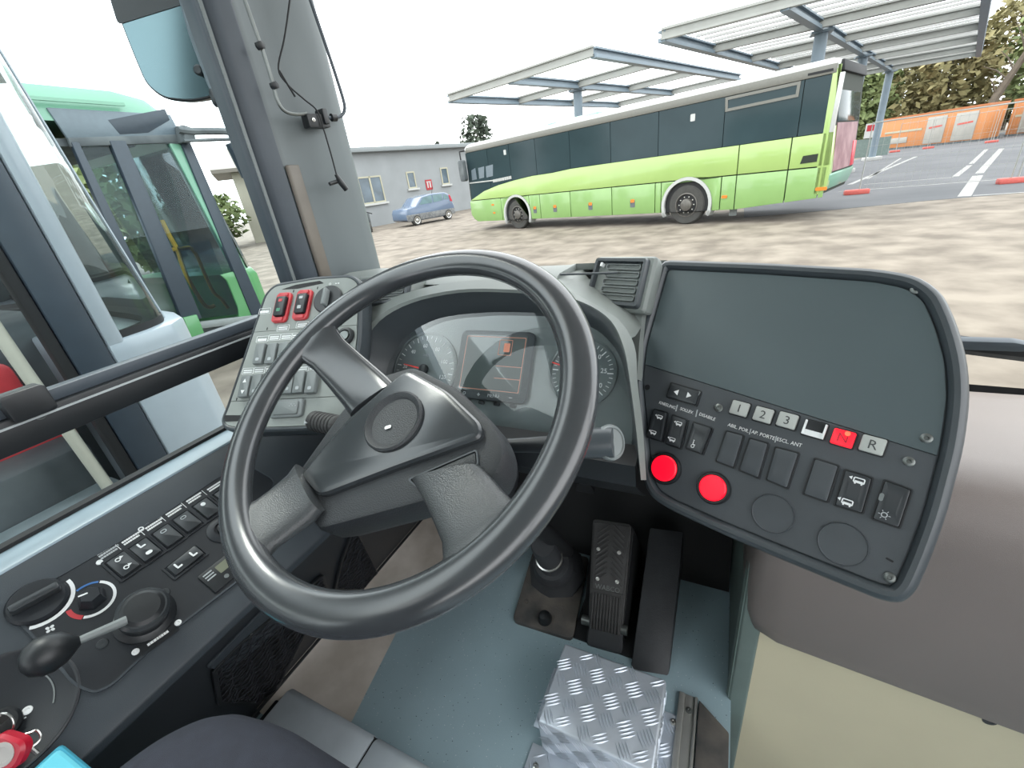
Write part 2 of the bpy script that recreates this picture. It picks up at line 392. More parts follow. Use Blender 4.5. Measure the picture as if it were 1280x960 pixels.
struct(MB().bx(1.43, 1.49, -1.2, -1.1, -.5, 1.12).bx(1.43, 1.49, .9, 1.0, -.5, 1.12).build('trim_3', M['pillar_dk']))
struct(MB().bx(-.86, .07, 1.08, 1.12, FLZ, -.55).build('wall_front', M['void']), 'dark bulkhead behind the pedals')

# driver side window: panes, cross bar, rubber, sill
wn = sthing('window_1', (-.93, .1, -.40), 'driver side window with a black cross bar')
MB().bx(-.945, -.941, -1.1, .72, -.41, 1.12).build('pane', M['sideglass'], wn, flat=True)
bar = MB().bx(-.955, -.915, -1.1, .74, -.272, -.222).build('cross_bar', M['black'], wn, .004)
MB().bx(-.95, -.925, -1.1, .74, -.222, -.203).build('rubber_strip', M['pillar_dk'], wn, .002)
MB().bx(-.916, -.912, -1.1, .74, -.234, -.231).build('bead', M['whitedim'], bar)
MB().lathe(Pl((-.915, 0, 0), (0, 1, 0), (0, 0, 1)).hit(50, 519), (1, 0, 0), [(.007, -.004), (.007, .001), (.004, .002), (.0035, 0), (.0001, 0)], 14).build('screw', M['screw'], bar)
LP = Pl((-.92, 0, 0), (0, 1, 0), (0, 0, 1))
q = LP.px(33, 505); MB().prism(LP, rr(.05, .042, .006, 3, q[0], q[1]+.003), -.01, .018).build('latch', M['black'], wn, .003)
MB().bx(-.95, -.879, -1.1, .70, -.42, -.404).build('sill', M['sill'], wn, .004)
MB().bx(-.952, -.934, -1.1, .70, -.406, -.398).build('sill_rubber', M['void'], wn)

# windscreen: one big curved pane, black frit at its foot
wsp = smooth_curve([(-.93, .93), (-.80, 1.06), (-.4, 1.16), (.2, 1.2), (.8, 1.17), (1.25, 1.08), (1.43, .95)], 6)
w2 = sthing('window_2', (.2, 1.2, -.56), 'wide curved windscreen')
MB().loft([[Vector((p.x, p.y+.03, -.56)) for p in wsp], [Vector((p.x, p.y-.03, 1.12)) for p in wsp]], closed=False).build('pane', M['windscreen'], w2)
MB().loft([[Vector((p.x, p.y+.024, -.60)) for p in wsp], [Vector((p.x, p.y+.024, -.545)) for p in wsp]], closed=False).build('black_border', M['void'], w2)
struct(MB().loft([[Vector((p.x, p.y, z)) for p in wsp]+[Vector((p.x, p.y-.06, z)) for p in reversed(wsp)] for z in (1.04, 1.17)]).build('trim_4', M['pillar_dk']), 'header rail above the windscreen')

# A pillar
pb = (-.985, .80); sec = [(-.985, .725), (-.945, .715), (-.915, .725), (-.903, .748), (-.905, .79), (-.892, .82), (-.868, .90), (-.872, .935), (-.90, .965), (-.95, .95), (-.985, .90)]
pil = sthing('trim_1', (-.93, .82, -.35), 'wide grey corner pillar beside the windscreen')
MB().loft([[Vector((x, y, z)) for x, y in sec] for z in (-.42, 1.12)]).build('pillar_cover', M['pillar'], pil, .012, 3)
MB().loft([[Vector((x, y, z)) for x, y in ((-.985, .70), (-.93, .692), (-.905, .712), (-.895, .745), (-.93, .752), (-.985, .745))] for z in (-.42, 1.12)]).build('window_channel', M['pillar_dk'], pil, .006)
MB().loft([[Vector((x, y, z)) for x, y in ((-.899, .748), (-.893, .754), (-.897, .787), (-.905, .787))] for z in (-.2, .09)]).build('reflection_strip', M['pillar_br'], pil, .003)  # brown colour stands in for a tan reflection on the pillar
MB().loft([[Vector((x, y, z)) for x, y in ((-.923, .693), (-.918, .691), (-.914, .695), (-.92, .699))] for z in (-.42, 1.12)]).build('seal_lip', M['rockgrey'], pil)

# ================================================================== STEERING WHEEL
WC = Vector((-.336, .327, -.212)); _n = Vector((-.022, -.54, .8415)).normalized()
_ex = (Vector((1, 0, 0))-_n*_n.x).normalized(); WH = Pl(WC, _ex, _n.cross(_ex))
RR_, RT = .219, .0165
sw = thing('steering_wheel', 'big black three-spoke steering wheel turned to one side', 'steering wheel', WH.w(0, 0, -.09))
lp_ = [[WH.w((RR_+.0195*math.cos(a))*math.cos(t), (RR_+.0195*math.cos(a))*math.sin(t), .0148*math.sin(a)) for a in [2*math.pi*k/22 for k in range(22)]] for t in [2*math.pi*i/110 for i in range(110)]]
MB().loft(lp_+[lp_[0]], True, False, False).build('rim', M['rim'], sw, ang=80)
def spoke(r1, r2, h1, h2, hd, mt):
    r1, r2, h1, h2 = map(Vector, (r1, r2, h1, h2)); loops = []
    for t, wf, th in ((-.03, 1.5, .010), (.05, 1.28, .0125), (.14, 1.08, .012), (.3, .98, .011), (.6, .98, .012), (1.0, 1.0, .014), (1.25, 1.0, .014)):
        a = r1.lerp(h1, t); b = r2.lerp(h2, t); c = (a+b)/2; hw = (b-a)/2*wf; d = hd*(min(1, max(0, t))**.8)
        loops.append([WH.w(c.x+hw.x*k[0], c.y+hw.y*k[0], d+th*k[1]) for k in [(math.copysign(abs(math.cos(x))**.6, math.cos(x)), math.copysign(abs(math.sin(x))**.8, math.sin(x))) for x in [2*math.pi*i/20 for i in range(20)]]])
    return MB().loft(loops).build('spoke', mt, sw, ang=60)
spoke((-.181, .108), (-.205, .055), (-.069, .054), (-.114, .0), -.04, M['rim'])
spoke((-.141, -.160), (-.078, -.198), (-.128, -.104), (-.06, -.146), -.028, M['spoke'])
spoke((.145, -.150), (.196, -.090), (.066, -.092), (.135, -.056), -.034, M['spoke'])
hubp = rpoly([(-.03, .072), (-.075, .054), (-.114, .0), (-.136, -.108), (-.057, -.155), (.06, -.1), (.139, -.06), (.142, -.025), (.12, .002), (.05, .045)], .012)
MB().steps(WH, hubp, [(.008, -.10), (0, -.075), (0, -.046), (.003, -.038), (.007, -.036)]).build('hub', M['hub'], sw)
padp = rpoly([(-.03, .060), (.045, .034), (.106, -.002), (.113, -.018), (.02, -.069), (-.068, -.120), (-.117, -.101), (-.085, -.02)], .012)
pad = MB().steps(WH, padp, [(0, -.04), (0, -.030), (.0025, -.0268), (.007, -.0255)]).build('pad', M['pad'], sw)
lg = WH.px(492, 526, -.024); LG = WH.sub(lg[0], lg[1], -.0245)
MB().lathe(LG.o, LG.n, [(.040, -.003), (.040, .0025), (.0375, .0045), (.034, .0025), (.031, -.0008), (.0001, -.0008)], 40).build('emblem_ring', M['hub'], pad)
MB().prism(LG.sub(-.004, -.009, 0, R(25)), rr(.009, .0045, .002), 0, .0008).build('emblem_mark', M['chrome'], pad)
hq = WH.pp([(510, 600), (597.5, 562), (599.5, 582.5), (521, 610)], -.036)
MB().ring(WH, rpoly(hq, .004), rpoly(inset(hq, .0018), .003), -.036, -.0335).build('horn_button_outline', M['trimp'], sw)
MB().prism(WH, inset(hq, .003), -.036, -.0342).build('horn_button', M['hub'], sw, .001)

# ================================================================== STEERING COLUMN
sc = thing('steering_column', 'dark steering column running from the wheel down to a boot on the floor', 'steering column', WH.w(0, 0, -.93))
cb = WH.w(0, 0, -.93)
MB().lathe(WH.w(0, 0, -.10), -WH.n, [(.05, -.04), (.06, 0), (.066, .03), (.062, .16), (.04, .2), (.03, .21)], 28).build('shroud', M['black'], sc)
MB().tube([WH.w(0, 0, -.28), WH.w(0, 0, -.80)], .019, 16).build('shaft', M['void'], sc)
fb = Vector((-.352, .765, FLZ)); ax = (WH.w(0, 0, -.5)-fb).normalized()
MB().lathe(fb+ax*.10, ax, [(.034, 0), (.034, .05), (.031, .055), (.030, .14), (.026, .15)], 24).build('sleeve', M['boot'], sc)
MB().lathe(fb+ax*.155, ax, [(.0345, 0), (.0345, .006), (.031, .007), (.031, 0)], 24).build('ring', M['chrome'], sc)
MB().lathe(fb+Vector((0, 0, .012)), ax, [(.078, 0), (.078, .03), (.06, .045), (.05, .06), (.048, .085), (.036, .095)], 8).build('boot', M['boot'], sc)
MB().lathe(fb+ax*.07, ax, [(.05, 0), (.054, .012), (.05, .022), (.052, .032), (.044, .05)], 24).build('bellows', M['boot'], sc)
FL = Pl((0, 0, FLZ), (1, 0, 0), (0, 1, 0))
bp = FL.pp([(641, 779), (716, 803), (737, 700), (668, 688)])
bpl = MB().prism(FL, rpoly(bp, .015), 0, .012).build('base_plate', M['dusty'], sc, .002)
q = FL.hit(681, 774, .014)
MB().lathe(q, (0, 0, 1), [(.017, -.004), (.018, .006), (.013, .017), (.005, .021), (.0001, .0215)], 18).build('knob', M['black'], bpl)
q = FL.hit(658, 752, .012); MB().lathe(q, (0, 0, 1), [(.006, 0), (.006, .004), (.0001, .005)], 6).build('bolt', M['dusty'], bpl)
# stalks, attached to the shroud
cs = WH.w(0, 0, -.135); SP = Pl(cs, WH.ex, WH.ey)
e = SP.hit(768, 553); d_ = (e-cs).normalized()
st = thing('retarder_stalk', 'short black stalk with a round grey end cap beside the wheel', 'stalk', cs)
MB().tube([cs+d_*.06, cs+d_*.12, e-d_*.05], [.008, .010, .013], 14).build('arm', M['black'], st)
MB().lathe(e-d_*.055, d_, [(.013, 0), (.019, .004), (.019, .05), (.018, .054)], 20).build('grip', M['trimp'], st)
cp = (Vector((0, 0, 0))-e).normalized(); cpn = (cp*.6+d_*.8).normalized()
MB().lathe(e-cpn*.006, cpn, [(.021, -.006), (.0225, 0), (.021, .004), (.018, .005), (.017, .0035), (.004, .0035), (.003, .005), (.0001, .005)], 28).build('end_cap', M['rockgrey'], st)
e = SP.hit(392, 526); d_ = (e-cs).normalized()
st = thing('indicator_stalk', 'ribbed black indicator stalk on the window side of the wheel', 'stalk', cs)
MB().tube([cs+d_*.06, e-d_*.07], [.010, .013], 14).build('arm', M['black'], st)
prof = [(.012, 0), (.0165, .006)]
for k in range(7): prof += [(.0178, .009+k*.008), (.0178, .012+k*.008), (.0165, .013+k*.008), (.0165, .016+k*.008)]
MB().lathe(e-d_*.07, d_, prof+[(.0175, .068), (.013, .074), (.0001, .075)], 20).build('grip', M['rubber'], st)
SM = Pl(e+Vector((.004, -.016, .006)), (1, 0, 0), (0, .6, .8))
MB().prism(SM, [(-.004, -.003), (.003, 0), (-.004, .003)], 0, .002).build('arrow_mark', M['whitedim'], st)

# ================================================================== INSTRUMENT CLUSTER and fascia
CP = yawplane(0, 36, Vector((-.3638, .62, -.2956)))
OD = .055
Opx = [(455, 600), (447, 530), (445, 470), (453, 436), (474, 402), (514, 379), (574, 366), (640, 366), (690, 371), (731, 381), (763, 403), (779, 438), (787, 478), (795, 540), (801, 600)]
Ipx = [(500, 560), (487, 500), (492, 465), (499, 447), (518, 422), (556, 402), (612, 395), (660, 395), (699, 397), (727, 404), (752, 417), (773, 442), (783, 475), (790, 520), (790, 556)]
Olo = [Vector((*CP.px(x, y, OD), 0)) for x, y in Opx]; Ilo = [Vector((*CP.px(x, y, 0), 0)) for x, y in Ipx]
O = smooth_curve([CP.w(q.x, q.y, OD) for q in Olo], 4); I = smooth_curve([CP.w(q.x, q.y, 0) for q in Ilo], 4)
cl = thing('instrument_cluster', 'driver instrument cluster with two dials and a central display under a hood', 'instrument cluster', CP.w(0, -.12, 0))
Om = [o.lerp(i, .12)-CP.n*.004 for o, i in zip(O, I)]
MB().loft([O, Om, I], closed=False).build('hood_lining', M['trimp'], cl)
MB().add(I, [tuple(range(len(I)))]).add([q-CP.n*.01 for q in I], [tuple(range(len(I)))]).build('face_plate', M['dialf'], cl, flat=True)
def dial(cpx, rpx, marks, name, a0, a1, nt, big, nums, needle, nlen):
    c = CP.px(*cpx); D = CP.sub(c[0], c[1], .0); r = abs(CP.px(cpx[0], rpx)[1]-c[1])
    di = MB().lathe(D.w(0, 0, .0), D.n, [(r*1.12, 0), (r*1.12, .004), (r*1.05, .005), (r*1.05, .002), (.0001, .002)], 48).build(name, M['dialf'], cl)
    mb = MB()
    for k in range(nt+1):
        a = R(a0+(a1-a0)*k/nt); L = .010 if k % big == 0 else .006
        mb.prism(D.sub(math.cos(a)*(r-L/2), math.sin(a)*(r-L/2), .002, a), rr(L, .0016 if k % big == 0 else .0009, .0003, 1), 0, .0006)
    mb.build('scale_marks', M['white'], di)
    for t, a in nums: MB().text(D, math.cos(R(a))*r*.70, math.sin(R(a))*r*.70, t, .011, .0026).build('numeral', M['white'], di)
    a = R(needle); N = D.sub(0, 0, .004, a)
    MB().prism(N, [(-.008, -.0018), (nlen, -.0008), (nlen, .0008), (-.008, .0018)], 0, .0014).build('needle', M['needle'], di)
    MB().lathe(D.w(0, 0, .002), D.n, [(.010, 0), (.010, .005), (.007, .007), (.0001, .007)], 18).build('needle_cap', M['black'], di)
    return D, r, di
D1, r1, di1 = dial((531, 462), 420, None, 'speedometer', 215, -35, 25, 2, [(t, a) for t, a in (('0', 215), ('20', 177), ('40', 135), ('60', 98), ('80', 60), ('100', 22), ('120', -15), ('125', -32))], 172, .05)
MB().text(D1, 0, r1*.42, 'km/h', .007, .0026).build('unit_print', M['whitedim'], di1)
D2, r2, di2 = dial((728, 466), 428, None, 'rev_counter', 222, -42, 30, 5, [('0', 215), ('5', 173), ('10', 130), ('15', 92), ('20', 50), ('25', 8), ('30', -32)], 166, .055)
q4 = CP.pp([(588, 421), (662, 425), (652, 494), (577, 485)]); cx = sum(a for a, b in q4)/4; cy = sum(b for a, b in q4)/4
DS = CP.sub(cx, cy, 0)
dsp = MB().prism(DS, rr(.150, .128, .012, 4, 0, -.003), 0, .010).build('display_housing', M['trimp'], cl, .003)
MB().prism(DS, rr(.126, .104, .003), .010, .0115).build('screen', M['screen'], dsp, .0005)
z0 = .0118
mb = MB().ring(DS, rr(.120, .098, .001, 1), rr(.1185, .0965, .001, 1), .0113, z0)
mb.ring(DS, rr(.026, .028, .001, 1, .022, .030), rr(.0246, .0266, .001, 1, .022, .030), .0113, z0).prism(DS, rr(.012, .016, .001, 1, .025, .030), .0113, z0)
mb.prism(DS, rr(.050, .0008, .0002, 1, .034, -.004), .0113, z0).prism(DS, rr(.050, .0008, .0002, 1, .034, -.026), .0113, z0)
mb.build('screen_lines', M['orange_line'], dsp)
for k, x in enumerate((-.047, -.018, .013, .045)):
    b_ = MB().prism(DS, rr(.012, .007, .003, 3, x+.004, -.071), .0, .0035).build('menu_button', M['black'], cl, .001)
MB().text(DS, .012, -.058, 'MENU', .0085, .0104, ext=.0003).build('lettering', M['whitedim'], dsp)
MB().prism(DS, rr(.007, .0012, .0003, 1, .046, -.058), .010, .0106).build('minus_mark', M['whitedim'], dsp)
MB().prism(DS, [(-.021, -.0586), (-.0186, -.0586), (-.0186, -.061), (-.0174, -.061), (-.0174, -.0586), (-.015, -.0586), (-.015, -.0574), (-.0174, -.0574), (-.0174, -.055), (-.0186, -.055), (-.0186, -.0574), (-.021, -.0574)], .010, .0106).build('plus_mark', M['whitedim'], dsp)
MB().ring(DS, rr(.006, .006, .0029, 4, -.048, -.058), rr(.004, .004, .0019, 4, -.048, -.058), .010, .0106).build('ring_mark', M['whitedim'], dsp)
Il = [q+CP.n*.020 for q in I]
MB().add(Il, [tuple(range(len(Il)))]).build('clear_lens', M['lens'], cl, flat=True)

# fascia around the hood and the dash top behind it
da = thing('dashboard', 'grey moulded driver dashboard with hood opening and flat top under the windscreen', 'dashboard', (-.4, .85, -.5))
Fx = []
for i, p in enumerate(O):
    t = i/(len(O)-1)
    q = CP.w(0, 0, OD); loc = p-CP.o; u, v = loc.dot(CP.ex), loc.dot(CP.ey)
    Fx.append((u, v))
Xpx = [(436, 600), (428, 530), (426, 465), (436, 425), (462, 388), (508, 366), (572, 352), (642, 350), (697, 357), (738, 378), (773, 399), (793, 432), (797, 478), (804, 540), (808, 600)]
outer = smooth_curve([CP.hit(x, y, OD-.014) for x, y in Xpx], 4)
mid = [CP.w(u+(.0)*0, v, OD) for u, v in Fx]
lip = [a.lerp(b, .15)+CP.n*.006 for a, b in zip(mid, outer)]
top = []
for p in outer: top.append(Vector((p.x, max(p.y, .80), min(p.z-.01, -.178))))
MB().loft([mid, lip, outer], closed=False).build('fascia', M['dash'], da)
fil = [p for p in outer if p.x > -.40 and p.z > -.235]
MB().loft([fil, [Vector((p.x, p.y+.03, p.z-.008)) for p in fil], [Vector((p.x, max(p.y+.08, .83), min(max(p.z, -.19), -.172) if p.x < -.25 else p.z-.02)) for p in fil]], closed=False).build('fascia_side', M['dash'], da)
prof = [(.715, -.172), (.74, -.163), (.80, -.160), (.88, -.178), (.93, -.196), (1.0, -.26), (1.08, -.40), (1.10, -.56)]
xs = [-.86, -.80, -.6, -.4, -.275, -.265, -.16, -.10]
MB().loft([[Vector((x, max(y, .81) if x > -.27 else y+(.05 if x < -.7 else 0)-(.04 if x < -.82 else 0), z)) for x in xs] for y, z in prof], closed=False).build('top_pad', M['dash'], da)
MB().bx(-.84, -.14, .80, .84, -.45, -.18).build('inner_support', M['void'], da)
MB().loft([[CP.w(x, v, d) for x in (-.27, -.1, .1, .27)] for v, d in ((-.11, .02), (-.14, .05), (-.17, .02), (-.19, -.10))], closed=False).build('knee_panel', M['black'], da)
MB().tube([Vector((x, .743, -.165)) for x in (-.52, -.4, -.25, -.17)], .002, 8).build('seam_bead', M['trimp'], da)

MB().loft([[Vector((x, y, z)) for x in (-.15, .0, .10, .2)] for y, z in ((.66, -.42), (.78, -.34), (.90, -.34), (1.02, -.44), (1.12, -.58))], closed=False).build('light_block_lid', M['black'], da)  # unseen lid, added to keep windscreen light out of the footwell
# vents
def vent(P, quad, name_parent, nsl, hd):
    pts = P.pp(quad); vp = MB().steps(P, rpoly(pts, .004), [(-.004, -.06), (-.004, -.004), (-.001, .004), (.004, .004), (.006, -.004)], cap1=False).build('air_vent', M['trimp'], name_parent)
    A, B, C_, D_ = map(Vector, [(a, b) for a, b in inset(pts, .006)])
    MB().add([P.w(*A, -.018), P.w(*B, -.018), P.w(*C_, -.018), P.w(*D_, -.018)], [(0, 1, 2, 3)]).build('vent_recess', M['void'], vp)
    for k in range(nsl):
        t0, t1 = (k+.14)/nsl, (k+.86)/nsl
        a, b = A.lerp(D_, t0), B.lerp(C_, t0); c, d = B.lerp(C_, t1), A.lerp(D_, t1)
        e0, e1 = .20, .97
        po = [tuple(a.lerp(b, e0)), tuple(a.lerp(b, e1)), tuple(d.lerp(c, e1)), tuple(d.lerp(c, e0))]
        MB().ring(P, rpoly(po, .004), rpoly(inset(po, .0012), .003), -.016, .001).build('vent_slat', M['rockgrey'], vp)
    a = A.lerp(B, .08); d = D_.lerp(C_, .08)
    MB().prism(P, rr(.005, .007, .001, 2, *a.lerp(d, .06)), -.01, .003).build('vent_slider', M['white'], vp)
    MB().prism(P, rr(.005, .007, .001, 2, *a.lerp(d, .94)), -.01, .002).build('vent_slider', M['rockgrey'], vp)
    return vp
r_ = ray(772, 350); VP_ = yawplane(26, 33, r_*(.738/r_.y))
vent(VP_, [(747.5, 324), (809, 325), (796, 383), (733, 377.5)], da, 5, 0)
hq = VP_.pp([(744, 319), (820, 318), (803, 390), (730, 384)])
MB().steps(VP_, rpoly(hq, .008), [(.010, -.05), (0, -.02), (0, -.009), (.004, -.004)]).build('vent_pod', M['dash'], da)
cfp = [(736, 372), (804, 380), (799, 430), (796, 474), (787, 452), (776, 412), (752, 386)]
MB().prism(VP_, VP_.pp(cfp, -.022), -.05, -.022).build('corner_fill', M['dash'], da)
r_ = ray(485, 363); VL_ = yawplane(-8, 33, r_*(.66/r_.y))
vent(VL_, [(452, 351), (512, 345), (507, 376), (452, 381)], da, 4, 0)
hq = VL_.pp([(446, 345), (517, 339), (512, 380), (446, 386)])
MB().steps(VL_, rpoly(hq, .006), [(-.004, -.10), (0, -.03), (0, -.009), (.003, -.004)]).build('vent_pod', M['dash'], da)

# ================================================================== RIGHT SWITCH PANEL
RP = yawplane(20.6, 35, ray(1000, 540)*.55)
outpx = [(826, 323), (960, 327), (1100, 334), (1150, 343), (1180, 364), (1198, 402), (1212, 450), (1215, 500), (1207, 560), (1185, 645), (1163, 705), (1146, 742), (1128, 757), (1100, 752), (1000, 711), (900, 668), (836, 638), (812, 622), (802, 600), (796, 540), (790, 476), (796, 430)]
outp = rpoly(RP.pp(outpx), .02, 3)
rp_ = thing('switch_panel', 'large dark angled switch panel with lit red buttons and a row of gear keys', 'switch panel', RP.w(0, -.2, -.05))
MB().steps(RP, outp, [(.012, -.055), (.002, -.045), (0, -.03), (.001, -.004), (.004, .003), (.008, .0055), (.013, .005), (.0165, .001), (.018, -.004)], cap1=True).build('housing', M['trimp'], rp_)
# upper and lower plates, split along the seam
inn = rpoly(inset(RP.pp(outpx), .0195), .008, 3)
s0, s1 = Vector(RP.px(780, 447)), Vector(RP.px(1200, 578))
def clip(poly, a, b, keep):
    res = []; f = lambda p: (b.x-a.x)*(p[1]-a.y)-(b.y-a.y)*(p[0]-a.x)
    for i in range(len(poly)):
        p, q = poly[i-1], poly[i]; fp, fq = f(p)*keep, f(q)*keep
        if (fp > 0) != (fq > 0):
            t = fp/(fp-fq); res.append((p[0]+(q[0]-p[0])*t, p[1]+(q[1]-p[1])*t))
        if fq > 0: res.append(q)
    return res
up_, lo_ = clip(inn, s0, s1, 1), clip(inn, s0+Vector((0, -.0012)), s1+Vector((0, -.0012)), -1)
MB().prism(RP, up_, -.006, .0).build('upper_plate', M['plate'], rp_, flat=True)
MB().prism(RP, lo_, -.006, -.0008).build('lower_plate', M['plate_low'], rp_, flat=True)
for k, (x, y) in enumerate(((1145, 362), (829, 341), (1158, 548), (1136, 577), (898, 510), (789, 452), (1112, 722))):
    S = RP.sub(*RP.px(x, y)); rd = .0055 if k != 4 else .006
    MB().lathe(S.w(0, 0, -.001), S.n, [(rd, 0), (rd, .002), (rd*.7, .0032), (rd*.4, .0034), (rd*.3, .0022), (.0001, .0022)], 18).build('screw', M['screw'], rp_)
def rocker(P, quad, mt, parent, h=.006, name='rocker_switch', r=.0022, tilt=True):
    p = P.pp(quad); c = Vector((sum(a for a, b in p)/4, sum(b for a, b in p)/4))
    fr = MB().steps(P, rpoly(p, r), [(-.0006, -.002), (-.0006, .0014), (.0010, .0014), (.0014, .0002)]).build(name, M['black'] if mt is not M['rockgrey'] else M['dash'], parent)
    q = rpoly(inset(p, .0016), r); lo = min(b for a, b in q); hi = max(b for a, b in q)
    L0 = [P.w(a, b, -.001) for a, b in q]
    hh = lambda a, b, k: P.w(a, b, h*(.45+.55*abs((b-(lo+hi)/2)/((hi-lo)/2))**1.3) if tilt else h*.5)
    L1 = [hh(a, b, 0) for a, b in q]; L2 = [hh(a, b, 0)+P.n*.0006 for a, b in inset(q, .0012)]
    L3 = [hh(a, b, 0)+P.n*.0004 for a, b in [((c.x+(a-c.x)*.5), (c.y+(b-c.y)*.45)) for a, b in q]]
    MB().loft([L0, L1, L2, L3]).build('rocker', mt, fr)
    return fr, c, h
def icon_bus(P, u, v, s, parent, mt, flip=1):
    mb = MB(); mb.ring(P, rr(s, s*.6, s*.1, 1, u, v), rr(s*.78, s*.38, s*.05, 1, u, v), 0, .0005)
    mb.prism(P, rr(s*.16, s*.16, s*.07, 2, u-s*.28, v-s*.36), 0, .0005).prism(P, rr(s*.16, s*.16, s*.07, 2, u+s*.28, v-s*.36), 0, .0005)
    mb.prism(P, rr(s*.7, s*.14, .0002, 1, u, v-s*.12), 0, .0005)
    mb.prism(P, [(u+flip*s*.62, v-s*.1), (u+flip*s*.9, v+s*.12), (u+flip*s*.62, v+s*.3)], 0, .0005)
    return mb.build('symbol', mt, parent)
hp = .0066
f1, c, h = rocker(RP, [(818, 511), (836, 516), (829, 553), (808, 546)], M['rocker'], rp_)
icon_bus(RP.sub(c.x+.001, c.y+.013, .0058), 0, 0, .009, f1, M['white'], -1); icon_bus(RP.sub(c.x-.001, c.y-.013, .0058), 0, 0, .009, f1, M['white'], -1)
f2, c, h = rocker(RP, [(841, 518), (861, 525), (852, 562), (832, 555)], M['rocker'], rp_)
icon_bus(RP.sub(c.x+.001, c.y+.013, .0058), 0, 0, .009, f2, M['white'], -1); icon_bus(RP.sub(c.x-.001, c.y-.013, .0058), 0, 0, .009, f2, M['white'], -1)
f3, c, h = rocker(RP, [(867, 527), (892, 535), (879, 569), (857, 561)], M['rocker'], rp_)
S = RP.sub(c.x-.003, c.y-.012, .0058)
MB().ring(S, rr(.005, .005, .0024, 4, 0, -.0015), rr(.0036, .0036, .0017, 4, 0, -.0015), 0, .0005).prism(S, rr(.001, .006, .0003, 1, -.0005, .003), 0, .0005).prism(S, rr(.004, .001, .0003, 1, .0012, .001), 0, .0005).prism(S, rr(.0014, .0014, .0006, 2, -.0005, .0072), 0, .0005).build('wheelchair_symbol', M['white'], f3)
fa, c, h = rocker(RP, [(839, 478), (877, 489), (871, 508), (833, 497)], M['rocker'], rp_, name='arrow_switch', h=.004)
S = RP.sub(c.x, c.y, .0045)
MB().prism(S, [(-.014, 0), (-.007, .0045), (-.007, -.0045)], 0, .0005).build('arrow_symbol', M['white'], fa)
MB().prism(S, [(.014, 0), (.007, -.0045), (.007, .0045)], 0, .0005).build('arrow_symbol', M['white'], fa)
for k, qd in enumerate(([(908, 538), (931, 544), (918, 586), (894, 577)], [(937, 547), (962, 554), (949, 599), (923, 588)], [(969, 558), (1000, 566), (985, 612), (957, 600)], [(1018, 572), (1050, 582), (1035, 629), (1003, 618)], [(1056, 586), (1092, 597), (1079, 643), (1042, 632)], [(1105, 599), (1141, 612), (1125, 661), (1089, 649)])):
    nm = 'rocker_switch' if k > 3 else 'blank_cover'
    f_, c, h = rocker(RP, qd, M['rocker'] if k > 3 else M['plate_low'], rp_, h=.005, name=nm, tilt=k > 3)
    if k == 4:
        icon_bus(RP.sub(c.x+.002, c.y+.014, .005), 0, 0, .011, f_, M['white'], -1); icon_bus(RP.sub(c.x-.002, c.y-.014, .005), 0, 0, .011, f_, M['white'], -1)
    if k == 5:
        S = RP.sub(c.x-.003, c.y-.014, .005); mb = MB().ring(S, rr(.006, .006, .0029, 4), rr(.004, .004, .0019, 4), 0, .0005)
        for j in range(6): mb.prism(S.sub(math.cos(j*R(60))*.0045, math.sin(j*R(60))*.0045, 0, j*R(60)), rr(.002, .0007, .0002, 1), 0, .0005)
        mb.build('lamp_symbol', M['whitedim'], f_)
        MB().prism(RP.sub(c.x-.010, c.y+.004, .0045, R(0)), rr(.004, .009, .0019, 3), 0, .0016).build('lens', M['rockgrey'], f_)
def rowtext(P, a, b, t, size, parent, mt, sx=.9):
    u0, u1 = Vector(P.px(*a)), Vector(P.px(*b)); c = (u0+u1)/2; ang = math.atan2(u1.y-u0.y, u1.x-u0.x)
    return MB().text(P.sub(c.x, c.y, -.0006, ang), 0, 0, t, size, sx=sx).build('lettering', mt, parent)
for a, b, t, s_ in (((824, 503), (844, 510), 'KNEELING', .0066), ((848, 510), (869, 517), 'SOLLEV.', .0066), ((873, 517), (895, 525), 'DISABILE', .0068), ((911, 531), (935, 539), 'ABIL. POR.', .0068), ((941, 540), (967, 548), 'AP. PORTE', .0068), ((972, 549), (1001, 557), 'ESCL. ANT', .0068)):
    rowtext(RP, a, b, t, s_, rp_, M['white'])
for (x0, y0), (x1, y1) in (((846, 506), (844, 514)), ((871, 512), (869, 521)), ((938, 536), (936, 543)), ((970, 545), (968, 553))):
    MB().prism(RP, [RP.px(x0, y0), RP.px(x0+1.2, y0), RP.px(x1+1.2, y1), RP.px(x1, y1)], -.0008, .0).build('divider_mark', M['whitedim'], rp_)
keys = (('1', 925, 511, 23, M['key'], M['darkprint']), ('2', 954.5, 519, 24, M['key'], M['darkprint']), ('3', 984.5, 526, 25.5, M['key'], M['darkprint']), ('', 1018.5, 537, 30, None, None), ('N', 1054, 548, 30, M['redkey'], M['fobred']), ('R', 1091, 556.5, 33, M['key'], M['darkprint']))
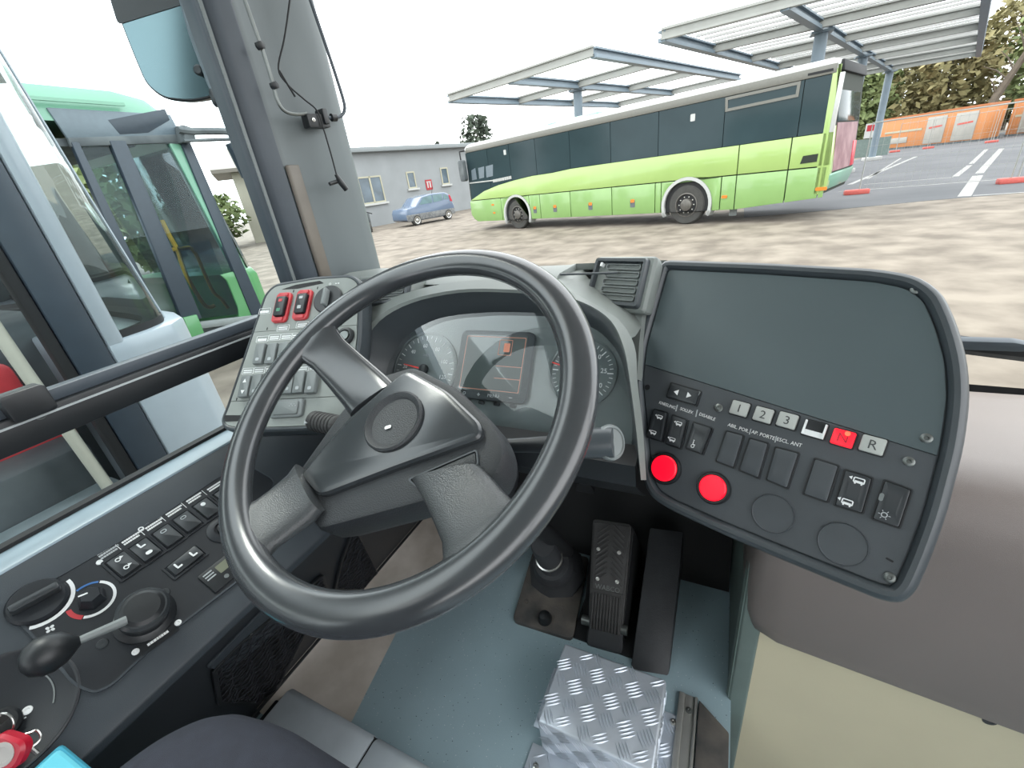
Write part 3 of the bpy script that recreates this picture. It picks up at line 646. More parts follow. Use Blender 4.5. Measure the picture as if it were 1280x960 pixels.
for t, x, y, wpx, km, pm in keys:
    u, v = RP.px(x, y); w_ = abs(RP.px(x+wpx/2, y)[0]-RP.px(x-wpx/2, y)[0])*1.0; S = RP.sub(u, v, -.0008, R(-1))
    MB().prism(S, rr(w_+.003, .0225, .002, 2), -.002, .0012).build('gear_key_frame', M['black'], rp_, .0005)
    if km:
        k_ = MB().prism(S, rr(w_, .0195, .0016, 2), 0, .0055).build('gear_key', km, rp_, .0012)
        MB().text(S, .0, -.0005, t, .0155, .0056).build('lettering', pm, k_)
        if t == 'N': MB().lathe(S.w(.003, .0065, .0054), S.n, [(.003, 0), (.0028, .001), (.0001, .0012)], 12).build('lamp_dot', M['redspot'], k_)
    else:
        k_ = MB().prism(S, rr(w_, .0195, .0016, 2), 0, .003).build('gear_key', M['black'], rp_, .0008)
        MB().prism(S, rr(.0022, .019, .0008, 2, -w_/2+.0012, 0), .0, .0062).prism(S, rr(.0022, .019, .0008, 2, w_/2-.0012, 0), 0, .0062).prism(S, rr(w_-.004, .007, .0008, 2, 0, -.006), 0, .0045).build('key_edge', M['white'], k_)
for x, y, rpx in ((831.5, 585.5, 17), (892, 610, 18.5)):
    u, v = RP.px(x, y); rd = abs(RP.px(x+rpx, y)[0]-u)*1.0; S = RP.sub(u, v, -.0008)
    b_ = MB().lathe(S.o, S.n, [(rd*1.28, 0), (rd*1.28, .003), (rd*1.18, .006), (rd*1.04, .006), (rd*1.02, .003)], 36).build('push_button', M['black'], rp_)
    MB().lathe(S.o, S.n, [(rd, 0), (rd, .007), (rd*.93, .0085), (.0001, .009)], 36).build('lit_lens', M['redlit'], b_)
for x, y, rpx in ((966, 642, 30.5), (1053, 680, 37)):
    u, v = RP.px(x, y); rd = abs(RP.px(x+rpx, y)[0]-u); S = RP.sub(u, v, -.0008)
    MB().lathe(S.o, S.n, [(rd, -.001), (rd, .0015), (rd*.97, .0026), (rd*.94, .0016), (.0001, .0016)], 44).build('blank_disc', M['plate_low'], rp_)
S = RP.sub(*RP.px(809, 484), -.0008); MB().lathe(S.o, S.n, [(.0045, 0), (.0045, .0006), (.0001, .0006)], 18).build('hole', M['void'], rp_)
for x, y in ((802, 507), (809, 564), (1112, 700)): MB().prism(RP.sub(*RP.px(x, y), -.0008, R(-10)), rr(.007, .0022, .001, 2), 0, .0005).build('slot', M['void'], rp_)
MB().prism(RP.sub(*RP.px(871, 497), -.0008, R(78)), rr(.02, .003, .001, 2), 0, .004).build('raised_rib', M['rockgrey'], rp_)
# bracket that carries the panel
MB().loft([[RP.w(u, v, d) for u, v in rr(.22, .18, .03)] for d in (-.05, -.14)]).build('panel_back', M['void'], rp_)

# ================================================================== LEFT SWITCH PANEL
r_ = ray(345, 430); LPN = yawplane(-15.3, 45, r_*(.5/r_.y))
lpx = [(331, 368), (344, 355), (395, 346), (440, 343), (453, 352), (453, 388), (452, 425), (445, 470), (440, 528), (385, 538), (300, 541), (281, 537), (276, 526), (283, 510), (300, 460)]
lpo = rpoly(LPN.pp(lpx), .014, 3)
lp = thing('switch_panel', 'pale grey switch panel by the window with two red-framed rockers', 'switch panel', LPN.w(0, -.15, -.05))
MB().steps(LPN, lpo, [(.012, -.05), (.0, -.036), (-.002, -.016), (.0, .0), (.003, .003), (.006, .0035), (.009, .001)]).build('housing', M['trimp'], lp)
lin_ = inset(lpo, .0085); a0, b0 = Vector(LPN.px(300, 417)), Vector(LPN.px(460, 406))
MB().prism(LPN, clip(lin_, a0, b0, 1), -.002, .0032).build('upper_plate', M['leftpan'], lp, flat=True)
lo2 = clip(lin_, a0+Vector((0, -.001)), b0+Vector((0, -.001)), -1)
a1, b1 = Vector(LPN.px(270, 503)), Vector(LPN.px(460, 494))
MB().prism(LPN, clip(lo2, a1, b1, 1), -.002, .0032).build('lower_plate', M['leftpan'], lp, flat=True)
MB().prism(LPN, clip(lo2, a1+Vector((0, -.001)), b1+Vector((0, -.001)), -1), -.002, .0028).build('lower_plate', M['leftpan'], lp, flat=True)
LT = LPN.sub(0, 0, .0032)
for qd, top_, bot_ in (([(346, 369), (361, 367), (363, 402), (345, 404)], 'redplas', 'greenp'), ([(371, 366), (387, 364), (390, 398), (370, 400)], 'whitedim', 'whitedim')):
    p = LT.pp(qd); c = Vector((sum(a for a, b in p)/4, sum(b for a, b in p)/4)); S = LT.sub(c.x, c.y, 0)
    fr = MB().ring(S, rr(.034, .066, .008), rr(.0225, .043, .003), -.002, .005).build('guard_frame', M['redplas'], lp, .0012)
    MB().prism(S, rr(.022, .0425, .003), -.001, .011).build('rocker', M['black'], fr, .002)
    for sg in (1, -1): MB().prism(S, rr(.020, .008, .002, 3, 0, sg*.0272), .004, .0075).build('guard_bar', M['redplas'], fr, .0008)
    MB().prism(S, rr(.008, .006, .001, 2, 0, .012), .011, .0115).build('symbol', M[top_], fr)
    MB().prism(S, rr(.008, .007, .001, 2, 0, -.009), .011, .0115).build('symbol', M[bot_], fr)
def lbl(P, c, w, h, parent, seed, rows=2):
    S = P.sub(*P.px(*c)); mb = MB().ring(S, rr(w, h, .001, 1), rr(w-.0014, h-.0014, .0006, 1), 0, .0004)
    hh = h*.62/rows
    for k in range(rows): mb.bars(S, -w*.38, -h*.31+k*hh*1.05, w*.38, -h*.31+k*hh*1.05, hh*.66, .0005, seed+k)
    return mb.build('printed_label', M['white'], parent)
for i, (x, y, rows) in enumerate(((331, 389, 1), (354, 410, 2), (378, 406, 2), (328, 424, 1), (343, 422, 2), (358, 421, 2), (372, 420, 2))): lbl(LT, (x, y), .027, .013, lp, i*7, rows)
for i, (x, y) in enumerate(((310, 464), (324, 463), (338, 462), (352, 461), (366, 461), (379, 460), (393, 459))): lbl(LT, (x, y), .0245, .013, lp, i*5+50, 2)
for k, (x, y) in enumerate(((326.5, 443.5), (341.5, 443), (356, 442), (371, 441), (386, 440), (401, 439))):
    u, v = LT.px(x, y); S = LT.sub(u, v, 0, R(2))
    b_ = MB().prism(S, rr(.0205, .042, .002), -.001, .0075).build('rocker', M['rockgrey'], lp, .0018)
    MB().prism(S, rr(.007, .006, .0015, 2, 0, -.012), .0075, .008).build('symbol', M['whitedim'], b_)
for k, (x, y) in enumerate(((309.5, 484.5), (323.5, 483), (337, 482), (350.5, 481), (364, 480), (377, 479), (392, 479))):
    u, v = LT.px(x, y); S = LT.sub(u, v, 0, R(2))
    b_ = MB().prism(S, rr(.0205, .042, .002), -.001, .0095).build('rocker', M['rockgrey'], lp, .0018)
    if k == 0: MB().prism(S, [(-.004, .007), (.004, .007), (0, .014)], .0095, .01).prism(S, [(-.004, -.008), (0, -.015), (.004, -.008)], .0095, .01).build('symbol', M['white'], b_)
    else: MB().prism(S, rr(.007, .006, .0015, 2, 0, -.012), .0095, .01).build('symbol', M['whitedim'], b_)
u, v = LT.px(360, 511); S = LT.sub(u, v, 0, R(2))
b_ = MB().prism(S, rr(.066, .034, .006), -.001, .005).build('push_plate', M['rockgrey'], lp, .002); MB().prism(S, rr(.05, .024, .003), .004, .0075).build('push_key', M['rockgrey'], b_, .0015)
mb = MB()
for k in range(5): mb.lathe(S.w(.008+.003*k, .003+(k % 2)*.003, .0075), S.n, [(.0009, 0), (.0009, .0004), (.0001, .0004)], 6)
mb.build('print_dots', M['whitedim'], b_)
u, v = LT.px(411, 375); S = LT.sub(u, v, 0)
kn = MB().lathe(S.o, S.n, [(.030, -.001), (.030, .004), (.028, .006), (.024, .006), (.0001, .0055)], 36).build('rotary_switch', M['black'], lp)
MB().prism(S, rr(.008, .036, .003), .004, .018).build('knob_grip', M['rockgrey'], kn, .002)
MB().ring(S, rr(.005, .005, .0024, 4, -.004, .036), rr(.0035, .0035, .0017, 4, -.004, .036), 0, .0005).prism(S, [(.008, .0345), (.012, .036), (.008, .0375)], 0, .0005).prism(S, [(.016, .0345), (.012, .036), (.016, .0375)], 0, .0005).build('lamp_symbols', M['white'], kn)
u, v = LT.px(432, 421); S = LT.sub(u, v, 0)
kn = MB().lathe(S.o, S.n, [(.018, -.001), (.018, .004), (.015, .006), (.012, .006), (.012, -.001), (.0001, -.001)], 30).build('key_switch', M['black'], lp)
MB().lathe(S.o, S.n, [(.009, -.001), (.009, .007), (.0001, .007)], 20).build('key_barrel', M['screw'], kn)
p = LT.pp([(300, 519), (309, 516), (306, 526), (281, 527), (281, 519)]); MB().prism(LT, rpoly(p, .003), -.003, .0003).build('broken_hole', M['void'], lp)
p = LT.pp([(352, 362), (372, 361), (405, 354), (400, 351), (370, 356)]); MB().prism(LT, rpoly(p, .002), -.001, .0004).build('gap', M['void'], lp)
for x, y in ((334, 411), (397, 360), (296, 499), (367, 364)): MB().prism(LT.sub(*LT.px(x, y)), rr(.002, .006, .0009, 2), 0, .0004).build('slot', M['void'], lp)
MB().loft([[LPN.w(u, v, d) for u, v in rr(.16, .16, .03)] for d in (-.045, -.14)]).build('panel_back', M['void'], lp)

# ================================================================== SIDE CONSOLE under the window
t_ = Vector((.23, 0, -.152)).normalized()
SP_ = Pl(Vector((-.88, 0, -.405)), (0, 1, 0), -t_)              # u = forward, v = up towards the window (v <= 0 on the console)
KW = .2757
con = thing('side_console', 'dark sloping side console below the driver window with switches and knobs', 'console', (-.8, 0, -.6))
yE = .60
secs = [(-.885, -.4055), (-.875, -.4105), (-.664, -.550), (-.650, -.562), (-.652, -.578), (-.672, -.590), (-.72, -.60), (-.85, -.62), (-.945, -.62), (-.945, -.44)]
MB().loft([[Vector((x, y, z)) for x, z in secs] for y in (-.9, -.3, .2, yE)]).build('body', M['console'], con, .003)
inl = rpoly(SP_.pp([(14, 760), (34, 742), (60, 727), (180, 658), (272, 596), (310, 580), (345, 600), (302, 724), (200, 802), (140, 858), (118, 868), (92, 858), (60, 820), (20, 775)]), .012, 3)
MB().ring(SP_, inl, inset(inl, .003), -.002, .0016).build('inlay_rim', M['console'], con)
MB().prism(SP_, inset(inl, .003), -.004, .0006).build('inlay', M['inlay'], con, flat=True)
CT = SP_.sub(0, 0, .0006)
def glyph(P, kind, parent, mt=None):
    mb = MB()
    if kind == 'fan':
        for k in range(4): mb.prism(P.sub(0, 0, 0, R(90*k+20)), rr(.0042, .0034, .0016, 3, .003, .0008), 0, .0005)
    elif kind == 'blob': mb.prism(P, rr(.009, .006, .0029, 4), 0, .0005)
    elif kind == 'dot': mb.prism(P, rr(.0075, .0075, .0037, 5), 0, .0005)
    elif kind == 'ring': mb.ring(P, rr(.009, .006, .0029, 4), rr(.0065, .0038, .0018, 4), 0, .0005)
    elif kind == 'seat': mb.prism(P, rr(.0026, .008, .001, 2, -.002, .002), 0, .0005).prism(P, rr(.008, .0028, .001, 2, .001, -.003), 0, .0005)
    elif kind == 'swirl': mb.ring(P, rr(.007, .007, .0034, 4, -.001, 0), rr(.0045, .0045, .0022, 4, -.001, 0), 0, .0005).prism(P, [(.002, -.001), (.007, .001), (.003, .004)], 0, .0005)
    return mb.build('symbol', mt or M['white'], parent)
sws = (([(135, 698), (155, 689), (174, 713), (154, 725)], 'swirl', 'swirl'), ([(163, 682), (180, 673), (201, 694), (184, 705)], 'seat', 'blob'), ([(192, 666), (209, 658), (228, 673), (211, 685)], 'ring', None), ([(217, 648), (235, 640), (251, 657), (235, 667)], 'ring', None), ([(243, 632), (259, 624), (275, 640), (259, 649)], 'dot', None), ([(268, 617), (284, 609), (300, 625), (284, 634)], 'blob', None))
for k, (qd, g1, g2) in enumerate(sws):
    p = CT.pp(qd); c = Vector((sum(a for a, b in p)/4, sum(b for a, b in p)/4)); S = CT.sub(c.x, c.y, 0)
    fr = MB().steps(S, rr(.0345, .0465, .003), [(0, -.001), (0, .002), (.003, .002), (.0045, .0004)]).build('rocker_switch', M['inlay'], con)
    L = [[S.w(u, v, -.0005) for u, v in rr(.0235, .036, .002)], [S.w(u, v, .0045-.12*v*(1 if k % 2 else .6)) for u, v in rr(.0235, .036, .002)], [S.w(u, v, .0052-.12*v*(1 if k % 2 else .6)) for u, v in rr(.0215, .034, .002)]]
    MB().loft(L).build('rocker', M['rocker'], fr)
    T = Pl(S.w(0, 0, .0056), S.ex, (S.ey-S.n*.12*(1 if k % 2 else .6)))
    glyph(T.sub(0, .010, 0), g1, fr, M['white'] if k != 2 and k != 3 else M['whitedim'])
    if g2: glyph(T.sub(0, -.009, 0), g2, fr)
    # print above each switch
    mb = MB()
    for j in range(3 if k in (0, 2) else 2): mb.bars(CT, c.x-.012, c.y+.028+j*.0048, c.x+.014-(.004 if j == 0 else 0), c.y+.028+j*.0048, .0030, .0004, k*9+j)
    mb.build('printed_label', M['whitedim'] if k == 0 else M['white'], con)
    if k: MB().prism(CT, rr(.0008, .015, .0003, 1, c.x-.0185, c.y+.032), 0, .0004).build('divider_mark', M['white'], con)
    if k in (0, 2): MB().lathe(CT.w(c.x-.016, c.y+.026+(.012 if k else 0)), CT.n, [(.0042, 0), (.004, .0012), (.0025, .0016), (.002, .0008), (.0001, .0008)], 12).build('rivet', M['white'], con)
p = CT.pp([(214, 708), (243, 686), (252, 696), (219, 718)]); c = Vector((sum(a for a, b in p)/4, sum(b for a, b in p)/4)); S = CT.sub(c.x, c.y, 0)
fr = MB().steps(S, rr(.056, .03, .003), [(0, -.001), (0, .002), (.003, .002), (.0045, .0004)]).build('seat_heat_switch', M['inlay'], con)
MB().loft([[S.w(u, v, d) for u, v in rr(.044, .02, .002)] for d in (-.0005,)]+[[S.w(u, v, .005+.08*u) for u, v in rr(.044, .02, .002)], [S.w(u, v, .0056+.08*u) for u, v in rr(.042, .018, .002)]]).build('rocker', M['rocker'], fr)
glyph(S.sub(-.012, 0, .0052), 'seat', fr); glyph(S.sub(.012, 0, .0072), 'seat', fr)
# socket half under the wheel
u, v = CT.px(279, 662); S = CT.sub(u, v, 0); fr = MB().lathe(S.o, S.n, [(.024, -.001), (.024, .002), (.018, .005), (.013, .005), (.013, .001), (.0001, .001)], 32).build('socket', M['inlay'], con); MB().lathe(S.o, S.n, [(.009, 0), (.009, .009), (.0001, .01)], 18).build('socket_cap', M['black'], fr)
# heater timer
p = CT.pp([(256, 711), (287, 691), (306, 716), (275, 736)]); c = Vector((sum(a for a, b in p)/4, sum(b for a, b in p)/4)); S = CT.sub(c.x, c.y, 0)
tm = MB().prism(S, rr(.062, .040, .002), -.001, .003).build('heater_timer', M['black'], con, .001)
MB().prism(S, rr(.034, .015, .001, 2, .010, .007), .003, .0034).build('lcd', M['lcd'], tm)
for x in (-.005, .016): MB().lathe(S.w(x, -.010, .003), S.n, [(.0035, 0), (.0035, .001), (.0022, .001), (.0022, .0004), (.0001, .0004)], 14).build('timer_button', M['rockgrey'], tm)
MB().bars(S, -.026, .008, -.012, .008, .0022, .0034, 3).bars(S, -.026, .003, -.012, .003, .0022, .0034, 4).bars(S, -.026, .013, -.012, .013, .0022, .0034, 5).build('printed_label', M['whitedim'], tm)
# fan dial and temperature dial
def arc(P, r, w, a0, a1, d0, d1, n=14):
    o = [(math.cos(R(a0+(a1-a0)*k/n))*(r+w/2), math.sin(R(a0+(a1-a0)*k/n))*(r+w/2)) for k in range(n+1)]
    i = [(math.cos(R(a0+(a1-a0)*k/n))*(r-w/2), math.sin(R(a0+(a1-a0)*k/n))*(r-w/2)) for k in range(n, -1, -1)]
    return MB().prism(P, o+i, d0, d1)
u, v = CT.px(47, 752); S = CT.sub(u, v, 0, R(-8))
kb = MB().lathe(S.o, S.n, [(.031, -.001), (.031, .002), (.028, .006), (.025, .006), (.0001, .005)], 40).build('fan_knob', M['inlay'], con)
MB().prism(S, rr(.050, .012, .004), .004, .019).build('knob_grip', M['rocker'], kb, .003)
arc(S, .035, .0045, -122, 12, .0, .0006).build('dial_scale', M['white'], kb); glyph(S.sub(-.004, -.046, .0), 'fan', kb)
u, v = CT.px(115, 749); S = CT.sub(u, v, 0)
kb = MB().lathe(S.o, S.n, [(.017, -.001), (.0165, .004), (.014, .007), (.0125, .016), (.011, .0175), (.0001, .0175)], 6).build('temperature_knob', M['inlay'], con)
MB().prism(S.sub(-.005, .005, .0175, R(160)), rr(.010, .002, .0006, 1), 0, .0006).build('pointer', M['white'], kb)
arc(S, .0245, .0036, -140, 40, 0, .0006, 20).build('dial_scale', M['white'], kb); arc(S, .0245, .0055, 165, 217, 0, .0006).build('dial_scale', M['redplas'], kb); arc(S, .0245, .0028, 44, 100, 0, .0006).build('dial_scale', M['bluep'], kb)
# parking brake valve
u, v = CT.px(182, 772); S = CT.sub(u, v, 0)
bv = MB().lathe(S.o, S.n, [(.036, -.001), (.036, .006), (.032, .010), (.029, .012), (.027, .028), (.025, .036), (.020, .040), (.0001, .041)], 36).build('parking_brake_valve', M['black'], con)
MB().lathe(S.w(0, 0, .024), S.n, [(.0275, 0), (.0305, .002), (.0305, .008), (.027, .012)], 36).build('valve_collar', M['rocker'], bv)
arc(S, .033, .0022, 40, 150, .010, .0125).build('valve_edge_ring', M['rockgrey'], bv)
le = SP_.hit(86, 806, .045); l0 = S.w(-.02, .0, .036)
MB().tube([l0, l0.lerp(le, .8), le], [.0065, .005, .006], 12).build('lever_rod', M['rockgrey'], bv)
dl = (le-l0).normalized(); MB().lathe(le-dl*.004, dl, [(.006, -.006), (.012, 0), (.019, .008), (.0235, .02), (.023, .031), (.017, .041), (.008, .046), (.0001, .047)], 26).build('lever_knob', M['black'], bv)
p = CT.pp([(168, 805), (214, 774), (225, 787), (178, 821)]); lbp = MB().prism(CT, rpoly(p, .002), 0, .001).build('brake_label_plate', M['black'], con)
c = Vector((sum(a for a, b in p)/4, sum(b for a, b in p)/4)); S = CT.sub(c.x, c.y, .001, math.atan2(p[1][1]-p[0][1], p[1][0]-p[0][0]))
MB().bars(S, -.010, .003, .008, .003, .0035, .0005, 11).bars(S, -.013, -.004, .013, -.004, .0035, .0005, 12).build('printed_label', M['white'], lbp)
for x in (-.026, .026): MB().lathe(S.w(x, 0, 0), S.n, [(.0045, 0), (.0042, .001), (.0022, .0014), (.0015, .0004), (.0001, .0004)], 12).build('rivet', M['white'], lbp)
for x, y in ((206, 741), (128, 805)): MB().lathe(CT.w(*CT.px(x, y)), CT.n, [(.007, 0), (.006, .0015), (.003, .002), (.0001, .001)], 14).build('screw', M['rocker'], con)
# round key panel
u, v = SP_.px(-8, 898); S = SP_.sub(u, v, .0)
kp = MB().lathe(S.o, S.n, [(.074, -.002), (.074, .001), (.072, .002), (.069, .0), (.0001, .0)], 48).build('key_panel', M['inlay'], con)
u2, v2 = S.px(34, 888); MB().lathe(S.w(u2, v2, 0), S.n, [(.005, 0), (.0045, .001), (.0025, .0012), (.002, .0004), (.0001, .0004)], 14).build('rivet', M['white'], kp)
arc(S, .05, .0015, -40, 30, .0, .0008).build('engraved_arc', M['rockgrey'], kp)
u2, v2 = S.px(24, 901); MB().prism(S.sub(u2, v2, 0, R(-20)), rr(.012, .0016, .0004, 1), 0, .0006).build('position_mark', M['whitedim'], kp)
u2, v2 = S.px(2, 908); ib = MB().lathe(S.w(u2, v2, 0), S.n, [(.018, 0), (.018, .006), (.015, .009), (.0001, .009)], 26).build('ignition_lock', M['black'], kp)
IG = S.w(u2, v2, .009)

# keys hanging in the lock
ks = thing('key_bunch', 'bunch of keys with a steel ring and red fob hanging from the ignition lock', 'keys', IG-S.n*.0)
k1 = S.sub(u2, v2, .0)
MB().prism(Pl(IG+S.n*.006, S.n, S.ex), rr(.03, .018, .006), -.0012, .0012).build('key_head', M['chrome'], ks, .0005)
rc = SP_.hit(4, 905, .022); RP2 = Pl(rc, CR, CU)
MB().tube([RP2.w(.0125*math.cos(a), .0125*math.sin(a)) for a in [2*math.pi*k/28 for k in range(28)]], .0012, 8, True).build('key_ring', M['chrome'], ks)
fc = SP_.hit(12, 937, .018); FP = Pl(fc, (CR*.9+CU*-.3), (CU*.95+CR*.3+FW*.2))
fo = MB().steps(FP, rr(.040, .032, .012, 5), [(.003, -.007), (0, -.004), (0, .004), (.003, .007)]).build('fob', M['fobred'], ks)
MB().lathe(FP.w(0, -.001, .007), FP.n, [(.0125, -.001), (.0125, .001), (.008, .0013), (.0075, .0005), (.0001, .0005)], 28).build('fob_disc', M['fobgrey'], fo)
q = [SP_.hit(28, 920, .02), SP_.hit(38, 916, .02), SP_.hit(46, 913, .02), SP_.hit(51, 922, .02), SP_.hit(42, 932, .02), SP_.hit(34, 930, .02)]
MB().tube(smooth_curve(q, 3, True), .0013, 6, True).build('snap_hook', M['chrome'], ks)
q = [SP_.hit(30, 926, .018), SP_.hit(38, 934, .018), SP_.hit(47, 942, .014)]
MB().tube(q, .0022, 8).build('chain', M['chrome'], ks)
MB().tube([SP_.hit(5, 917, .02), SP_.hit(12, 920, .02), SP_.hit(22, 925, .02)], .002, 8).build('chain_link', M['chrome'], ks)

# cyan case lying on the console edge
cc = SP_.hit(76, 932, .02); CX = Pl(cc, (CR*.80-CU*.62), (-CR*.68-CU*.72))
cxp = Pl(SP_.hit(76, 930, .026), SP_.ex, SP_.ey)
pq = [SP_.px(76, 928, .024), SP_.px(124, 968, .024)]
a = Vector(pq[0]); b = Vector(pq[1]); ee = (b-a).normalized(); nn = Vector((-ee.y, ee.x))
d3 = Vector(SP_.px(36, 965, .024)); nn = (d3-a).normalized()
C4 = [a, a+ee*.075, a+ee*.075+nn*.06, a+nn*.06]
cy_ = thing('cyan_case', 'light blue plastic case lying on the console beside the seat', 'case', SP_.w(*(a+ee*.03+nn*.03), .002))
MB().steps(SP_, rpoly([tuple(q) for q in C4], .006), [(.003, .001), (0, .004), (0, .020), (.002, .023)]).build('tray', M['cyan2'], cy_)
MB().steps(SP_, rpoly([tuple(q) for q in [a+ee*.004+nn*.004, a+ee*.071+nn*.004, a+ee*.071+nn*.056, a+ee*.004+nn*.056]], .006), [(0, .021), (0, .025), (.003, .0275)]).build('lid', M['cyan'], cy_)

# kick panel under the console with net pockets
KP = Pl(Vector((-.69, 0, -.60)), (0, 1, 0), (Vector((-.69, 0, -.60))-Vector((-.865, 0, FLZ))))
kp_ = sthing('wall_kick_panel', (-.8, .2, FLZ), 'black panel with net pockets between console and floor')
hgt = (Vector((-.69, 0, -.60))-Vector((-.865, 0, FLZ))).length
MB().prism(KP, [(-.6, -hgt), (1.06, -hgt), (1.06, .02), (-.6, .02)], -.02, 0).build('panel', M['inlay'], kp_)
MB().prism(KP, [(-.6, -hgt-.002), (1.0, -hgt-.002), (1.0, -hgt+.022), (-.6, -hgt+.022)], 0, .008).build('foot_strip', M['black'], kp_, .002)
def pocket(px4):
    p = KP.pp(px4); c = Vector((sum(a for a, b in p)/len(p), sum(b for a, b in p)/len(p)))
    pk = MB().ring(KP, rpoly(p, .01), rpoly(inset(p, .008), .008), 0, .007).build('pocket_frame', M['black'], kp_, .001)
    MB().prism(KP, inset(p, .007), .0, .0012).build('pocket_back', M['void'], pk)
    xs_ = [a for a, b in p]; ys_ = [b for a, b in p]; ip = inset(p, .007); mb = MB()
    def seg(o, d):
        ts = []
        for i in range(len(ip)):
            A, B = Vector(ip[i-1]), Vector(ip[i]); e = B-A; den = d.x*e.y-d.y*e.x
            if abs(den) < 1e-9: continue
            t = ((A.x-o.x)*e.y-(A.y-o.y)*e.x)/den; s = ((A.x-o.x)*d.y-(A.y-o.y)*d.x)/den
            if 0 <= s <= 1: ts.append(t)
        if len(ts) >= 2:
            t0, t1 = min(ts), max(ts); n_ = max(3, int((t1-t0)/.012))
            mb.tube([KP.w(*(o+d*(t0+(t1-t0)*k/n_)), .006+.003*math.sin(k*1.7+o.x*90)) for k in range(n_+1)], .0012, 4)
    L = max(max(xs_)-min(xs_), max(ys_)-min(ys_)); nl = int(L*2/.022)
    for k in range(-nl, nl):
        for sg in (1, -1):
            d = Vector((.8, .6*sg)).normalized(); nr = Vector((-d.y, d.x)); seg(c+nr*k*.016, d)
    nobj = mb.build('net', M['net'], pk); nobj['kind'] = 'stuff'
pocket([(262, 838), (300, 800), (402, 716), (408, 735), (344, 862), (318, 880), (270, 880)])
pocket([(441, 655), (474, 722), (446, 738), (415, 738), (424, 700)])
# flap in the panel
p = KP.pp([(256, 833), (366, 722), (396, 745), (285, 838)]); MB().prism(KP, rpoly(p, .006), 0, .004).build('flap', M['console'], kp_, .001)
q = KP.px(311, 793); MB().lathe(KP.w(*q, .004), KP.n, [(.006, 0), (.006, .002), (.0001, .003)], 12).build('flap_lock', M['screw'], kp_)
# worn vinyl running up the kick panel
vs = [(-.862, -.955), (-.855, -.985), (-.835, -.993), (-.70, -.9965), (-.66, -.9985)]
MB().loft([[Vector((x+(.05 if i > 2 else 0)*(1 if y > .5 else 0)+(.03*math.sin(y*9) if i == 4 else 0), y, z)) for y in (.20, .35, .5, .65, .8, .95, 1.06)] for i, (x, z) in enumerate(vs)], closed=False).build('worn_vinyl_edge', M['vinyl'], kp_)

struct(MB().loft([[Vector((x, y, z)) for y, z in ((.86, FLZ+.001), (.90, FLZ+.02), (1.05, -.74), (1.079, -.70), (1.079, FLZ))] for x in (-.80, .07)]).build('wall_toe_board', M['void'], None), 'dark toe board at the front of the footwell')
# ================================================================== PEDALS and FOOTWELL
ped0, ped1 = Vector((-.186, .612, FLZ+.012)), Vector((-.205, .80, -.79))
pe = (ped1-ped0); plen = pe.length; pe.normalize(); px_ = (Vector((1, 0, 0))-pe*pe.x).normalized()
PD = Pl(ped0, px_, pe)
pdl = thing('accelerator_pedal', 'black rubber accelerator treadle with ribbed heel and chevron tread', 'pedal', ped0-Vector((0, 0, .012)))
MB().prism(PD, rpoly([(-.040, .03), (.040, .03), (.046, plen), (-.05, plen)], .01), -.014, 0).build('treadle', M['rubber'], pdl, .003)
MB().steps(PD, rpoly([(-.042, -.012), (.042, -.012), (.040, .04), (-.040, .04)], .012), [(0, -.016), (0, -.004), (.005, .003)]).build('heel_rest', M['boot'], pdl)
pl_ = MB().prism(PD, rpoly([(-.036, .028), (.036, .028), (.037, .115), (-.037, .115)], .004), 0, .006).build('ribbed_pad', M['rubber'], pdl, .0015)
for k in range(10): MB().prism(PD, rr(.0036, .078, .001, 2, -.0315+.007*k, .068), .006, .0095).build('rib', M['rubber'], pl_, .0008)
cvp = MB().prism(PD, rpoly([(-.037, .115), (.037, .115), (.043, plen-.006), (-.045, plen-.006)], .004), 0, .005).build('tread_plate', M['rubber'], pdl, .001)
for k in range(10):
    for sg in (-1, 1):
        Q = PD.sub(sg*.0185, .142+k*.0125, .005, sg*R(-42)); MB().prism(Q, rr(.036, .0042, .001, 2), 0, .003).build('tread_bar', M['rubber'], cvp, .0008)
MB().text(PD, 0, .121, 'WABCO', .0155, .0055, ext=.0005).build('lettering', M['screw'], pdl)
for x, y in ((-.024, .138), (.022, .140), (.022, .205), (-.028, .205)): MB().lathe(PD.w(x, y, .006), PD.n, [(.0045, 0), (.0045, .004), (.002, .0045), (.002, .003), (.0001, .003)], 12).build('screw', M['chrome'], pdl)
MB().tube([PD.w(-.056, .04, -.006), PD.w(.05, .04, -.006)], .011, 14).build('hinge_pin', M['screw'], pdl)
MB().bx(-.262, -.115, .61, .90, FLZ, FLZ+.006).build('mounting_plate', M['void'], pdl)
MB().add([PD.w(-.05, plen-.01, -.014), PD.w(.05, plen-.01, -.014), Vector((-.15, .92, FLZ)), Vector((-.26, .92, FLZ)), PD.w(-.04, .03, -.014), PD.w(.04, .03, -.014), Vector((-.14, .65, FLZ)), Vector((-.25, .65, FLZ))], [(0, 1, 2, 3), (4, 5, 1, 0), (7, 6, 5, 4), (0, 3, 7, 4), (1, 5, 6, 2)]).build('bracket', M['void'], pdl)
# duct beside the accelerator
du = [FL.w(*q) for q in FL.pp([(788, 838), (836, 846)])]+[FL.w(*q)+Vector((0, 0, .16)) for q in [(-.045, .87), (-.125, .86)]]
MB().loft([[p for p in du], [p+Vector((0, .02, -.0))-Vector((0, 0, .0)) if False else Vector((p.x, p.y+.03, FLZ-.0)) for p in du]]).build('air_duct', M['boot'], None, .004)
tag(bpy.data.objects['air_duct'], 'sloping dark green-grey duct between accelerator and footwell wall', 'duct')
